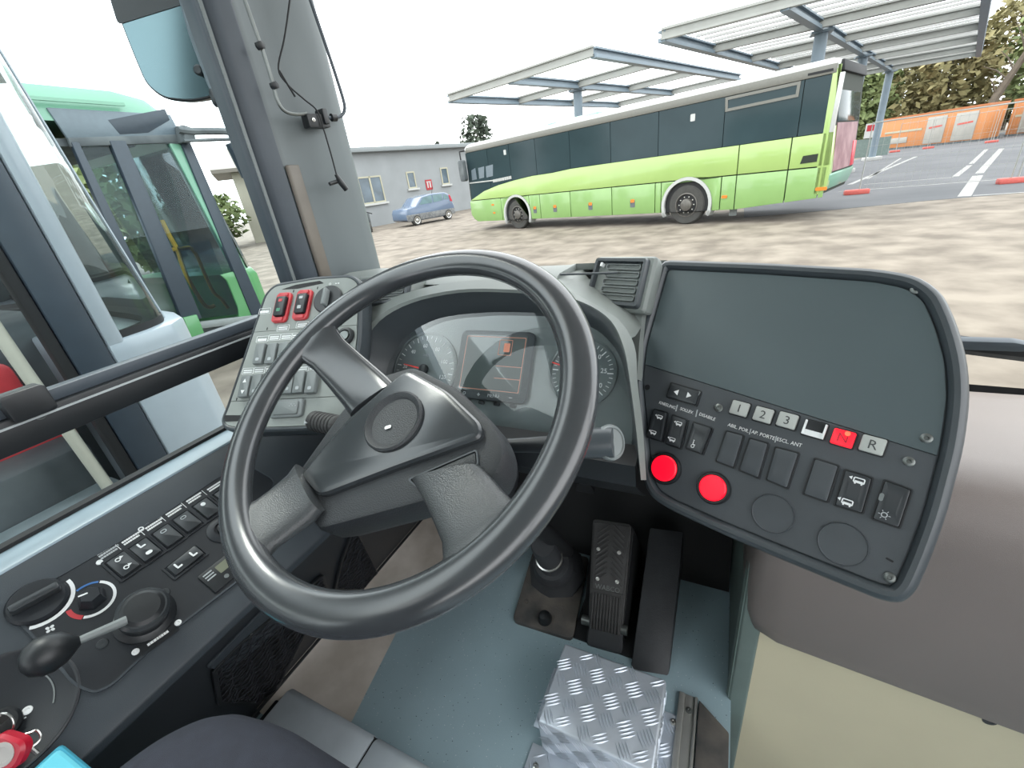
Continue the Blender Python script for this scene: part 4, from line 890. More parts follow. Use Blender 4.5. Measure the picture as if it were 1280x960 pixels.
# brake linkage bits in the dark beyond the column
bk = thing('brake_linkage', 'dark linkage bracket with a bolt in the footwell beyond the column', 'bracket', (-.37, 1.03, FLZ))
q = Vector((-.345, 1.02, -.80)); MB().bx(-.42, -.24, 1.04, 1.06, FLZ, -.72).build('back_plate', M['green_floor'], bk, .006)
MB().bx(-.395, -.335, .96, 1.04, -.76, -.69).build('lug', M['boot'], bk, .01)
MB().lathe((-.365, .955, -.725), (0, -1, 0), [(.016, 0), (.016, .01), (.008, .012), (.0001, .012)], 6).build('bolt', M['screw'], bk)
MB().tube([(-.33, 1.04, -.86), (-.33, .97, -.86)], .028, 16).build('bush', M['boot'], bk)

# chequer plate foot box: raised bars are geometry
z1 = FLZ+.10
fbx = thing('foot_box', 'bright aluminium chequer plate foot box screwed to the cab floor', 'foot box', (-.14, .45, FLZ))
T4 = [at(x, y, 2, z1) for x, y in ((706, 803), (833, 850))]
y0, yF = .375, (T4[0].y+T4[1].y)/2; xL, xR = T4[0].x, T4[1].x
MB().bx(xL, xR, y0, yF, FLZ+.001, z1).build('box', M['diamond'], fbx, .005, 3)
MB().bx(xL-.03, xL+.004, y0+.03, yF-.005, FLZ, FLZ+.004).build('flange', M['diamond'], fbx, .001)
MB().bx(xR-.004, xR+.032, y0-.1, yF-.005, FLZ, FLZ+.004).build('flange', M['diamond'], fbx, .001)
MB().bx(xL-.02, xR, y0-.12, y0+.004, FLZ, FLZ+.004).build('flange', M['diamond'], fbx, .001)
def bars_on(P, u0, u1, v0, v1, pitch=.035):
    L = .030; nset = 5; k = 0
    nu = int((u1-u0)/pitch)+2; nv = int((v1-v0)/pitch)+2
    mb = MB()
    for i in range(nu):
        for j in range(nv):
            cx_, cy_2 = u0+(i+.35)*pitch, v0+(j+.35)*pitch; a = R(33) if (i+j) % 2 else R(-57)
            for t in range(nset):
                o = (t-2)*.0058; x = cx_-math.sin(a)*o; y = cy_2+math.cos(a)*o
                if not (u0+.008 < x < u1-.008 and v0+.008 < y < v1-.008): continue
                Q = P.sub(x, y, 0, a); h = L/2
                mb.add([Q.w(-h, 0, 0), Q.w(0, -.0024, 0), Q.w(h, 0, 0), Q.w(0, .0024, 0), Q.w(-h*.5, 0, .0017), Q.w(h*.5, 0, .0017)], [(0, 1, 4), (1, 5, 4), (1, 2, 5), (2, 3, 5), (3, 4, 5), (3, 0, 4)])
    return mb
FT = Pl((xL, y0, z1+.0003), (1, 0, 0), (0, 1, 0)); o = bars_on(FT, 0, xR-xL, 0, yF-y0).build('raised_bars', M['diamond'], fbx); o['kind'] = 'stuff'
FF = Pl((xL, y0-.0003, FLZ), (1, 0, 0), (0, 0, 1)); o = bars_on(FF, 0, xR-xL, 0, .10).build('raised_bars', M['diamond'], fbx); o['kind'] = 'stuff'
FFl = Pl((xL-.02, y0-.12, FLZ+.0042), (1, 0, 0), (0, 1, 0)); o = bars_on(FFl, 0, xR-xL+.02, 0, .12).build('raised_bars', M['diamond'], fbx); o['kind'] = 'stuff'
FS = Pl((xR+.0003, y0, FLZ), (0, 1, 0), (0, 0, 1)); o = bars_on(FS, 0, yF-y0, 0, .10).build('raised_bars', M['diamond'], fbx); o['kind'] = 'stuff'
FS2 = Pl((xR, y0-.1, FLZ+.0042), (1, 0, 0), (0, 1, 0)); o = bars_on(FS2, -.006, .034, 0, yF-y0+.09).build('raised_bars', M['diamond'], fbx); o['kind'] = 'stuff'
FS3 = Pl((xL-.032, y0+.03, FLZ+.0042), (1, 0, 0), (0, 1, 0)); o = bars_on(FS3, -.004, .034, 0, yF-y0-.035).build('raised_bars', M['diamond'], fbx); o['kind'] = 'stuff'
for x, y in ((xL-.018, yF-.018), (xL-.018, y0+.045), (xR+.018, yF-.02), (xL+.0, y0-.03)): MB().lathe((x, y, FLZ+.004), (0, 0, 1), [(.006, 0), (.006, .002), (.003, .003), (.002, .0015), (.0001, .0015)], 12).build('screw', M['chrome'], fbx)
xs0 = FL.px(849, 866)[0]; ys0 = FL.px(849, 866)[1]
ast = thing('floor_strip', 'narrow bare aluminium strip beside the chequer plate box', 'strip', (xs0+.02, .4, FLZ))
MB().bx(xs0, xs0+.012, .1, ys0, FLZ, FLZ+.008).build('edge_rib', M['alu'], ast, .002); MB().bx(xs0+.012, xs0+.030, .1, ys0, FLZ, FLZ+.005).build('strip', M['alu'], ast, .001); MB().bx(xs0+.030, xs0+.036, .1, ys0, FLZ, FLZ+.009).build('edge_rib', M['alu'], ast, .002)
MB().lathe((xs0+.021, ys0-.03, FLZ+.005), (0, 0, 1), [(.006, 0), (.006, .002), (.002, .003), (.0001, .0015)], 12).build('screw', M['screw'], ast)
# rubber block right of the strip
struct(MB().loft([[Vector((x, y, z)) for x, y in ((.02, .1), (.075, .1), (.075, .53), (.02, .57))] for z in (FLZ, FLZ+.012)]).build('trim_2', M['dusty'], None, .003), 'dusty grey floor moulding by the footwell wall')

# ================================================================== BROWN DASH BODY, FOOTWELL WALL, BEIGE BOARD
XW = .072
struct(MB().bx(XW, XW+.02, .60, 1.08, FLZ, -.42).build('wall_footwell', M['green_floor']), 'green-grey footwell side wall')
bb = sthing('wall_step_board', (.6, .61, FLZ), 'beige painted board below the brown dash')
MB().prism(Pl((0, .60, 0), (1, 0, 0), (0, 0, 1)), [(XW+.012, -1.31), (1.44, -1.31), (1.44, -.843), (1.0, -.833), (.7, -.818), (.45, -.803), (.25, -.788), (.13, -.778), (.095, -.763), (XW+.012, -.742)], -.02, 0).build('board', M['beige'], bb)
MB().loft([[Vector((x, y, z)) for x, y in ((XW-.004, .61), (XW+.004, .597), (XW+.03, .594), (XW+.034, .602), (XW+.018, .625))] for z in (-1.31, -.62)]).build('corner_strip', M['green_floor'], bb, .002)
q = Pl((0, .60, 0), (1, 0, 0), (0, 0, 1)).hit(1237, 901); MB().lathe(q, (0, -1, 0), [(.0085, 0), (.0085, .001), (.005, .0015), (.004, .0002), (.0001, .0002)], 16).build('screw_hole', M['boot'], bb)
q = Vector((XW, .85, -.75)); MB().lathe(q, (-1, 0, 0), [(.007, 0), (.006, .004), (.0001, .005)], 10).build('screw', M['boot'], bb)
bd = thing('passenger_dash', 'smooth brown-grey moulded dash with rounded edge beside the windscreen', 'dashboard', (.7, .8, -.8))
sec2 = [(.66, -.776), (.605, -.776), (.588, -.775), (.578, -.74), (.572, -.60), (.570, -.50), (.573, -.455), (.585, -.425), (.61, -.405), (.66, -.398), (.80, -.42), (.95, -.455), (1.08, -.50), (1.17, -.56), (1.17, -.64), (.80, -.776)]
def secx(x, k, zc=0): return [Vector((x, y+k, max(z, zc) if zc else z)) for y, z in sec2]
lps = []
for x, yo, zlo in ((.066, .06, -.60), (.070, .03, -.68), (.080, .012, -.735), (.095, .004, -.76), (.13, 0, -.775), (.25, -.004, -.785), (.45, -.012, -.80), (.7, -.02, -.815), (1.0, -.02, -.83), (1.42, -.01, -.84)):
    L = []
    for y, z in sec2:
        zz = z
        if z < -.70: zz = zlo+(z+.775)
        zz = max(zz, -.93)
        yy = y+yo if y < .7 else y
        if x < .5: yy = min(yy, 1.06+.2*(x)) if y > 1.0 else yy
        L.append(Vector((x, yy, zz)))
    lps.append(L)
MB().loft(lps).build('body', M['brown'], bd, ang=50)

# ================================================================== SEAT and PLINTH
se = thing('driver_seat', 'black cloth driver seat cushion with rounded front corner', 'seat', (-.36, -.15, FLZ))
so = rpoly([(-.60, -.40), (-.09, -.40), (-.10, .07), (-.12, .118), (-.45, .118), (-.54, .10), (-.585, .05), (-.615, -.05)], .05, 6)
ST = Pl((0, 0, -.63), (1, 0, 0), (0, 1, 0))
MB().steps(ST, so, [(.04, -.01), (.01, .005), (0, .03), (0, .055), (.012, .075), (.035, .086), (.08, .09), (.13, .088)]).build('cushion', M['seat'], se, ang=80)
MB().loft([[Vector((x, y, z)) for x, y in rr(.36, .36, .03, 3, -.35, -.16)] for z in (FLZ, -.62)]).build('pedestal', M['void'], se)
bo = rpoly([(-.58, -.50), (-.11, -.50), (-.11, -.40), (-.58, -.40)], .04, 4)
MB().loft([[Vector((x, y-(z+.6)*.15, z)) for x, y in bo] for z in (-.62, -.3, .0, .1)]).build('backrest', M['seat'], se, .03, 3)
pln = thing('seat_plinth', 'grey plastic plinth edge in two cracked pieces in front of the seat', 'plinth', (-.5, .2, FLZ))
zp = FLZ+.09
e0 = at(470, 918, 2, zp); 
def pl_piece(x0, x1, name):
    MB().loft([[Vector((x, y, z)) for y, z in ((.06, zp-.03), (.16, zp-.004), (.185, zp), (.235, zp), (.246, zp-.008), (.25, FLZ), (.06, FLZ))] for x in (x0, x1)]).build('plinth_cover', M['plinth'], pln, .004)
pl_piece(-.765, e0.x-.002, 0); pl_piece(e0.x+.002, -.16, 0)
MB().bx(e0.x-.006, e0.x+.006, .07, .243, FLZ, zp-.006).build('crack_gap', M['void'], pln)
MB().bx(-.79, -.765, .10, .22, FLZ, zp-.02).build('end_block', M['inlay'], pln, .004)

# ================================================================== THINGS ON THE PILLAR
PP = Pl(Vector((-.885, .735, 0)), Vector((.03, .17, 0)), (0, 0, 1))   # u along the pillar face, v up
sb = thing('sun_blind_frame', 'thin steel rod frame of a folded sun blind clamped to the corner pillar', 'sun blind', PP.hit(392, 155, .01))
def prod(pts, d, r, name, mt): return MB().tube(smooth_curve([PP.hit(x, y, d) for x, y in pts], 5), r, 8).build(name, mt, sb)
prod([(300, -18), (306, 0), (318, 34), (330, 68), (341, 104), (347, 126), (356, 139), (370, 143), (384, 142)], .014, .0036, 'rod', M['screw'])
prod([(381, -20), (388, 0), (405, 50), (420, 95), (430, 128), (430, 140), (424, 146), (410, 147)], .02, .0036, 'rod', M['pillar_dk'])
q = PP.px(392, 153, .0); MB().prism(PP, rr(.052, .026, .003, 3, *q), -.002, .022).build('clamp', M['black'], sb, .003)
q2 = PP.px(399, 148, .0); MB().prism(PP, rr(.012, .03, .002, 2, *q2), -.002, .028).build('clamp_jaw', M['black'], sb, .002)
q3 = PP.px(391, 150, .02); MB().lathe(PP.w(*q3, .022), PP.n, [(.004, 0), (.004, .002), (.002, .0025), (.0001, .001)], 12).build('screw', M['chrome'], sb)
MB().lathe(PP.hit(417, 147, .02), PP.ex, [(.005, -.008), (.008, -.006), (.008, .006), (.005, .008)], 14).build('knob', M['black'], sb)
for x, y in ((325, 57), (343, 107)): MB().lathe(PP.hit(x, y, .014), (PP.ey+PP.ex*-.3), [(.0075, -.006), (.009, 0), (.0075, .006)], 12).build('rod_clip', M['black'], sb)
cb_ = thing('antenna_cable', 'loose thin black cable with a plug hanging down the pillar', 'cable', PP.hit(425, 232, .01))
MB().tube(smooth_curve([PP.hit(x, y, .026) for x, y in ((364, -20), (361, 10), (355, 50), (348, 86), (360, 106), (380, 124), (396, 138), (404, 160), (413, 190), (421, 220))], 5), .0016, 6).build('wire', M['void'], cb_)
MB().tube([PP.hit(x, y, .026) for x, y in ((349, 88), (358, 103), (369, 121))], .002, 6).build('cable_loop', M['void'], cb_)
MB().tube([PP.hit(x, y, .026) for x, y in ((420, 218), (426, 228), (433, 237))], [.004, .0068, .0062], 12).build('plug', M['black'], cb_)
MB().tube([PP.hit(x, y, .022) for x, y in ((412, 230), (424, 226))], .0042, 8).build('plug_arm', M['black'], cb_)

# ================================================================== OUTSIDE MIRROR hanging by the pillar
MC = at(205, 40, 0, -1.28); MP = Pl(MC, (Vector((.86, .51, 0))), (0, 0, 1))
mpx = [(96, -110), (250, -110), (262, 40), (276, 108), (268, 122), (240, 128), (205, 124), (183, 106), (166, 66), (146, 14)]
mo = rpoly(MP.pp(mpx), .03, 4)
mi = thing('wing_mirror', 'large hanging outside mirror with pale blue-green glass beside the corner pillar', 'mirror', MP.hit(205, 124))
MB().steps(MP, mo, [(.03, -.07), (.006, -.045), (0, -.015), (0, .0), (.003, .004), (.006, .004)]).build('housing', M['mirror_dk'], mi)
MB().prism(MP, inset(mo, .005), .002, .0052).build('mirror_glass', M['mirror'], mi, flat=True)
pq = MP.pp([(112, -90), (236, -90), (246, 2), (150, 32), (134, -20)]); MB().prism(MP, rpoly(pq, .01), .0052, .0072).build('upper_reflector', M['mirror_dk'], mi, flat=True)
MB().tube([MP.hit(x, y, .022) for x, y in ((200, -110), (228, -4), (240, 40), (262, 100), (272, 124))], .009, 12).build('mirror_arm', M['header'], mi)
MB().lathe(MP.hit(272, 122, .018), MP.ey, [(.012, -.02), (.016, -.012), (.016, .012), (.012, .02)], 14).build('arm_joint', M['mirror_dk'], mi)
MB().lathe(MP.hit(249, 88, .02), MP.n, [(.012, -.008), (.012, .004), (.008, .008), (.0001, .008)], 14).build('adjuster', M['mirror_dk'], mi)

# ================================================================== WIPERS on the windscreen
wi = thing('windscreen_wiper', 'black wiper arm and blade lying across the windscreen foot', 'wiper', (.8, 1.26, -.52))
def wp(x, y, Y): return at(x, y, 1, Y)
MB().tube([wp(1190, 421, 1.27), wp(1240, 428, 1.27), wp(1300, 433, 1.27), wp(1420, 450, 1.27)], .006, 8).build('blade_spring', M['black'], wi)
MB().beam(wp(1195, 430, 1.265), wp(1340, 446, 1.265), .02, .022).build('blade_holder', M['void'], wi, .003)
MB().beam(wp(1195, 437, 1.26), wp(1340, 455, 1.26), .008, .014).build('blade_rubber', M['rubber'], wi)
MB().prism(Pl(wp(1238, 427, 1.25), (1, 0, 0), (0, -.3, 1)), rpoly([(-.06, -.012), (.05, -.012), (.075, 0), (.03, .012), (-.06, .012)], .006), 0, .018).build('holder_cap', M['pillar_dk'], wi, .003)
MB().beam(wp(1195, 484, 1.27), wp(1340, 501, 1.27), .018, .016).build('arm', M['void'], wi, .004)

# ================================================================== GREEN COACH across the yard
BS = Pl(Vector((-7.273, 15.612, -H)), Vector((.94258, -.33399, 0)), (0, 0, 1))     # u: front to rear, v: height, n towards us
bus = thing('coach', 'long lime green and white coach with dark window band parked under the canopy', 'bus', BS.w(3.4, 0, -1.25))
U0, U1, BW = -2.62, 9.62, 2.5
zb, zpan, zw0, zwt, zgt = .33, 1.13, 1.78, 2.84, 3.02
def bpx(x, y): return BS.px(x, y)
MB().loft([[BS.w(u, v, d) for u, v in ((U0+.06, .42), (U0, .9), (U0+.06, 2.0), (U0+.16, 2.95), (U0+.4, 3.04), (U1-.3, 3.04), (U1-.12, 2.95), (U1-.04, 1.9), (U1, .9), (U1-.1, .55), (7.8, .36))] for d in (-.05, -BW+.05)]).build('body', M['seam'], bus)
# roof
rs = []
for u in (U0+.12, U0+.3, U1-.3, U1-.13):
    k = .06 if u in (U0+.12, U1-.13) else 0
    rs.append([BS.w(u, v-k, d) for v, d in ((2.98, .0), (3.06, -.02), (3.12, -.09), (3.15, -.25), (3.17, -BW/2), (3.15, -BW+.25), (3.12, -BW+.09), (3.06, -BW+.02), (2.98, -BW))])
MB().loft(rs).build('roof', M['buswhite'], bus)
MB().loft([[BS.w(u, v, d) for v, d in ((3.14, -.6), (3.26, -.7), (3.26, -1.8), (3.14, -1.9))] for u in (1.0, 3.2)]).build('roof_unit', M['mint'], bus, .03)
MB().loft([[BS.w(u, v, d) for v, d in ((3.12, -.4), (3.2, -.5), (3.2, -2.0), (3.12, -2.1))] for u in (-.2, 1.0)]).build('roof_unit', M['buswhite'], bus, .03)
# wheels and arches
rw, fw_ = (0, .50), (bpx(856, 280.5)[0], .50)
def arch(c, r, n=14): return [(c+r*math.cos(R(180-180*k/n)), .50+r*math.sin(R(180-180*k/n))) for k in range(n+1)]
for c in (0, fw_[0]):
    MB().ring(BS, [(c+.70*math.cos(R(205-230*k/20)), .50+.70*math.sin(R(205-230*k/20))) for k in range(21)]+[(c+.70, zb), (c-.70, zb)], [(c+.62*math.cos(R(205-230*k/20)), .50+.62*math.sin(R(205-230*k/20))) for k in range(21)]+[(c+.62, zb), (c-.62, zb)], -.25, .03).build('wheel_arch', M['buswhite'], bus)
    MB().prism(BS, arch(c, .62)+[(c+.62, zb), (c-.62, zb)], -.30, -.045).build('wheel_well', M['void'], bus, flat=True)
    wc = BS.w(c, .5, -.02)
    wl = MB().lathe(wc, BS.n, [(.30, -.25), (.48, -.25), (.50, -.2), (.50, -.03), (.47, .0), (.36, .005), (.31, .0), (.30, -.03)], 40).build('tyre', M['tyre'], bus)
    MB().lathe(wc, BS.n, [(.31, -.06), (.31, .012), (.285, .018), (.26, -.05), (.17, -.03), (.15, .03), (.10, .05), (.0001, .05)], 32).build('wheel_rim', M['hubm'], wl)
    mb = MB()
    for k in range(10): mb.lathe(wc+(BS.ex*math.cos(k*R(36))+BS.ey*math.sin(k*R(36)))*.205-BS.n*.04, BS.n, [(.018, 0), (.018, .03), (.0001, .035)], 6)
    mb.build('wheel_nuts', M['chrome'], wl)
# lower panels with real gaps
def pan(poly, name, mt, d0=-.06, d1=0, bev=.008): return MB().prism(BS, poly, d0, d1).build(name, mt, bus, bev)
g = .012
def zl(u): return zb if u < 7.7 else zb+(u-7.7)*.09
def rect(u0, u1, v0, v1): return [(u0+g, v0+g if v0 > .5 else zl(u0)), (u1-g, v0+g if v0 > .5 else zl(u1)), (u1-g, v1-g), (u0+g, v1-g)]
fr = [bpx(x, 255)[0] for x in (659.5, 675, 713, 764.8, 818.5, 826)]
cuts = [fr[0]+.08, fr[1], fr[2], fr[3], fr[4], fr[5]]
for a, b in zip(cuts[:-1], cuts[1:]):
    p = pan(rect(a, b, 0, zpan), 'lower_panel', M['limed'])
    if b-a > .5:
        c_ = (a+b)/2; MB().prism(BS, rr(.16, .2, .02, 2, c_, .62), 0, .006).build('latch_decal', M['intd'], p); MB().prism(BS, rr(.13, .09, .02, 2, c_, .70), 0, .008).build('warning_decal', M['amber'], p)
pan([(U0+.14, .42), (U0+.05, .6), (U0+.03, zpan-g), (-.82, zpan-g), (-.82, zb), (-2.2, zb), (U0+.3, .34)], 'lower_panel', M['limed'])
ra = fw_[0]
rcut = [ra+.9]+[bpx(x, y)[0] for x, y in ((918, 250), (981, 240), (1023, 235))]+[U1-.03]
def archpan(c, a, b): return [(a+g, zb), (c-.70, zb)]+arch(c, .70)+[(c+.70, zb), (b-g, zb), (b-g, zpan-g), (a+g, zpan-g)]
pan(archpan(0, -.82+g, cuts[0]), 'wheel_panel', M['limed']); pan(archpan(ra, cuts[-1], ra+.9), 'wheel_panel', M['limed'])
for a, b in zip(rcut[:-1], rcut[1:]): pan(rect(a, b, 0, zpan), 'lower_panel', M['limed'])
# upper green band, its edge sweeping down to the front
cv = [(120, 752), (180, 716), (250, 686), (330, 662), (420, 640), (520, 625), (610, 605), (760, 583)]
cvu = [bpx(560+x/4, 60+y/4) for x, y in cv]; cvu[0] = (cvu[0][0], zpan+.02)
pts_ = [(U0+.03, zpan+g)]+cvu[1:]+[(rcut[1], zw0), (rcut[1], zpan+g)]
bandp = [(min(rcut[1]-g, u), v) for u, v in pts_]; pan(bandp, 'upper_panel', M['limeg'])
for a, b in ((rcut[1], rcut[2]), (rcut[2], rcut[3])): pan([(a+g, zpan+g), (b-g, zpan+g), (b-g, zw0), (a+g, zw0)], 'upper_panel', M['limeg'])
pan([(rcut[3]+g, zpan+g), (U1-.0, zpan+g), (U1-.05, 2.0), (U1-.14, 2.98), (rcut[3]+g+.02, 2.98), (rcut[3]+g, 2.0)], 'corner_post', M['limeg'])
pan([(rcut[3]+.02, zw0+.0), (rcut[3]+.10, zw0), (rcut[3]+.12, zwt), (rcut[3]+.04, zwt)], 'corner_edge', M['buswhite'], -.06, .004)
# glass band in panes
gx = [U0+.12, -1.25, -.1, 1.15, 2.6, 4.1, 5.6, bpx(906, 140)[0], bpx(1002, 130)[0], rcut[3]]
for k, (a, b) in enumerate(zip(gx[:-1], gx[1:])):
    def lowv(u):
        for (ua, va), (ub, vb) in zip(cvu[:-1], cvu[1:]):
            if ua <= u <= ub: return va+(vb-va)*(u-ua)/(ub-ua)
        return zw0 if u > cvu[-1][0] else zpan+.04
    n = 8; low = [(a+g*.7+(b-a-1.4*g)*j/n, 0) for j in range(n+1)]; low = [(u, lowv(u)+.012) for u, _ in low]
    MB().prism(BS, low+[(b-g*.7, zwt), (a+g*.7, zwt)], -.06, -.006).build('window_pane', M['buswin'], bus, flat=True)
pan([(U0+.16, zwt+.01), (U1-.16, zwt+.01), (U1-.16, zgt), (U0+.2, zgt)], 'cant_band', M['busgrey'], -.06, .006)
# hopper window and grille at the rear
hq = BS.pp([(907, 122), (1001.5, 101), (998, 121), (906.5, 140)])
hw = MB().ring(BS, hq, inset(hq, .06), -.01, .012).build('hopper_frame', M['busgrey'], bus); MB().prism(BS, inset(hq, .06), -.01, -.002).build('hopper_pane', M['buswin'], hw)
gq = BS.pp([(1010, 92), (1042, 85), (1042, 88.5), (1010, 95)]); MB().prism(BS, gq, .0, .012).build('roof_grille', M['void'], bus)
gq = BS.pp([(1004, 195), (1023, 192), (1021, 202), (1000, 205)]); gr_ = MB().prism(BS, gq, 0, .01).build('engine_grille', M['seam'], bus)
for (x, y), w_, h_ in (((1026.5, 236), .22, .07), ((905.5, 246), .14, .07), ((616, 256), .14, .06), ((618, 266), .12, .06)): MB().prism(BS, rr(w_, h_, .02, 2, *bpx(x, y)), 0, .015).build('side_marker', M['amber'], bus)
for x, y in ((631, 190.5), (866, 147)): MB().prism(BS, rr(.12, .16, .02, 2, *bpx(x, y)), -.01, .004).build('window_sticker', M['buswhite'], bus)
# driver end: bright panes seen through the cab, lettering, mirrors
for qd in ([(589, 213), (594, 210), (596, 224), (590, 225.5)], [(597.5, 210), (605, 208), (605, 222), (599, 223.5)], [(607, 208), (616, 205.5), (616, 220), (608, 222)]):
    MB().prism(BS, BS.pp(qd), -.02, -.003).build('cab_pane', M['header'], bus)
MB().beam(BS.w(*bpx(587, 229), .0), BS.w(*bpx(621, 225), .0), .02, .04).build('cab_rail', M['buswhite'], bus)
u0, v0 = bpx(628, 226.6); MB().bars(BS.sub(u0, v0, .0), -.5, 0, .5, .04, .1, .006, 4).build('lettering', M['buswhite'], bus)
mm = MB().loft([[BS.w(u, v, d) for u, v in rr(.30, .75, .08, 3, U0+.10, 2.25)] for d in (.12, .30)]).build('mirror', M['intd'], bus, .03); MB().tube([BS.w(U0+.12, 2.95, -.1), BS.w(U0+.05, 2.92, .2), BS.w(U0+.08, 2.6, .22)], .03, 8).build('mirror_arm', M['void'], mm)
MB().loft([[BS.w(u, v, d) for u, v in ((U0+.02, 1.15), (U0-.02, 1.2), (U0+.08, 2.8), (U0+.13, 2.8))] for d in (-.12, -BW+.12)]).build('windscreen', M['buswin'], bus)
MB().loft([[BS.w(u, v, d) for u, v in ((U0+.10, .42), (U0-.06, .6), (U0-.05, 1.1), (U0+.1, 1.15))] for d in (-.02, -BW+.02)]).build('front_panel', M['limed'], bus, .03)
# rear face
RF = Pl(BS.w(U1, 0, 0), -BS.n, (0, 0, 1))
MB().loft([[RF.w(x, v, d) for v, d in ((.55, -.12), (.7, .0), (1.05, .02), (1.9, -.04), (2.95, -.14), (2.95, -.24), (.55, -.24))] for x in (.0, .10, .24)]).build('rear_corner', M['limeg'], bus, .03)
MB().loft([[RF.w(x, v, d) for v, d in ((.62, -.05), (.95, .04), (1.0, -.1), (.62, -.14))] for x in (.05, BW-.05)]).build('rear_bumper', M['mint'], bus, .03)
MB().loft([[RF.w(x, v, d) for v, d in ((1.0, .02), (1.95, -.03), (1.95, -.1), (1.0, -.1))] for x in (.22, BW-.22)]).build('rear_poster', M['maroon'], bus)
MB().loft([[RF.w(x, v, d) for v, d in ((1.0, .03), (1.55, .01), (1.55, -.1), (1.0, -.1))] for x in (BW-.5, BW-.15)]).build('rear_lamp', M['fobred'], bus, .02)
MB().loft([[RF.w(x, v, d) for v, d in ((1.97, -.03), (2.85, -.12), (2.85, -.2), (1.97, -.2))] for x in (.2, BW-.2)]).build('rear_window', M['buswin'], bus, .01)
MB().loft([[RF.w(x, v, d) for v, d in ((2.88, -.05), (3.08, -.08), (3.08, -.3), (2.88, -.3))] for x in (.12, BW-.12)]).build('rear_visor', M['void'], bus, .02)
MB().prism(BS, rr(.18, .3, .01, 1, ra+1.15, .30), -.3, -.27).build('mud_flap', M['rockgrey'], bus)

# ================================================================== STEEL CANOPIES
ZC = 3.1
def canopy(label, lines, cross, posts, extra_z=.0, npur=0, ga=None):
    """lines: girders (start, end); cross: fractions along them"""
    c0 = Vector((*lines[0][0], -H)); cp_ = thing('canopy', label, 'canopy', Vector((*posts[0], -H)))
    for k, (a, b) in enumerate(lines): MB().beam((*a, ZC), (*b, ZC), .22, .10).beam((*a, ZC+.2), (*b, ZC+.2), .22, .05).beam((*a, ZC+.1), (*b, ZC+.1), .04, .25).build('girder', M['steel_b'], cp_)
    for t in cross:
        pts = [Vector((*a, ZC)).lerp(Vector((*b, ZC)), t) for a, b in lines]
        for p, q in zip(pts[:-1], pts[1:]): MB().beam(p+Vector((0, 0, .02)), q+Vector((0, 0, .02)), .16, .06).beam(p+Vector((0, 0, .24)), q+Vector((0, 0, .24)), .16, .05).beam(p+Vector((0, 0, .13)), q+Vector((0, 0, .13)), .03, .22).build('cross_beam', M['steel_c'], cp_)
    for x, y in posts:
        po = MB().tube([(x, y, -H), (x, y, ZC-.05)], .19, 20).build('post', M['steel_b'], cp_)
        MB().box((x, y, ZC-.06), (.6, .6, .06)).build('head_plate', M['steel_b'], po); MB().box((x, y, -H+.1), (.9, .9, .2)).build('foot_block', M['sheet'], po, .02)
    if npur:
        for k in range(npur):
            t = (k+.5)/npur; p = Vector((*lines[0][0], ZC+.32)).lerp(Vector((*lines[0][1], ZC+.32)), t); q = Vector((*lines[-1][0], ZC+.32)).lerp(Vector((*lines[-1][1], ZC+.32)), t)
            MB().beam(p, q, .09, .07).build('purlin', M['sheet'], cp_)
    return cp_
dirg = Vector((.30, .954))
def along(p, L): return (p[0]+dirg.x*L, p[1]+dirg.y*L)
canopy('open steel canopy frame on a single post behind the front of the coach', [((-10.55, 17.44), along((-10.55, 17.44), 13.2)), ((-7.5, 16.7), along((-7.5, 16.7), 13.2)), ((-4.26, 15.89), along((-4.26, 15.89), 13.2))], (0, .315, .63, .985), [(-6.72+.35, 21.0)], npur=0)
L2 = 23.5
canopy('long steel canopy with roof purlins on three round posts beyond the rear of the coach', [((-2.29, 16.02), along((-2.29, 16.02), L2)), ((.75, 15.95), along((.75, 15.95), L2)), ((4.6, 15.9), along((4.6, 15.9), L2+.8))], (0, .165, .335, .5, .67, .83, .985), [along((.75, 15.95), 4.4), along((.75, 15.95), 13.0), along((.75, 15.95), 23.2)], npur=34)

# ================================================================== WHITE BUILDING, HOUSE
bl = Vector(GP.px(470, 283)); br_ = Vector(GP.px(587, 261)); bdx = (br_-bl).normalized()
BB = Pl(Vector((*bl, -H)), Vector((*bdx, 0)), (0, 0, 1))
bu = thing('white_building', 'low white rendered building with small windows and a metal eave', 'building', BB.w(4, 0, -3))
v_e = BB.px(506, 188)[1]
MB().loft([[BB.w(u, v, d) for u, v in ((-4.2, 0), (16, 0), (16, v_e), (-4.2, v_e))] for d in (0, -6)]).build('wall', M['wallb'], bu)
MB().loft([[BB.w(u, v, d) for u, v in ((-4.6, v_e-.02), (16.4, v_e-.02), (16.4, v_e+.26), (-4.6, v_e+.26))] for d in (.45, -6.4)]).build('roof_eave', M['eave'], bu, .03)
def bwin(q, two):
    p = BB.pp(q); us = [a for a, b in p]; vs_ = [b for a, b in p]; u0, u1, v0, v1 = min(us), max(us), min(vs_), max(vs_)
    o = [(u0, v0), (u1, v0), (u1, v1), (u0, v1)]
    w_ = MB().ring(BB, o, inset(o, .09), -.05, .05).build('window', M['wframe'], bu)
    MB().prism(BB, inset(o, .08), -.01, .012).build('window_glass', M['wglass'], w_, flat=True)
    if two: MB().prism(BB, [((u0+u1)/2-.06, v0), ((u0+u1)/2+.06, v0), ((u0+u1)/2+.06, v1), ((u0+u1)/2-.06, v1)], 0, .05).build('mullion', M['wframe'], w_)
    MB().prism(BB, [(u0-.15, v0-.12), (u1+.15, v0-.12), (u1+.15, v0), (u0-.15, v0)], 0, .14).build('window_sill', M['buswhite'], w_)
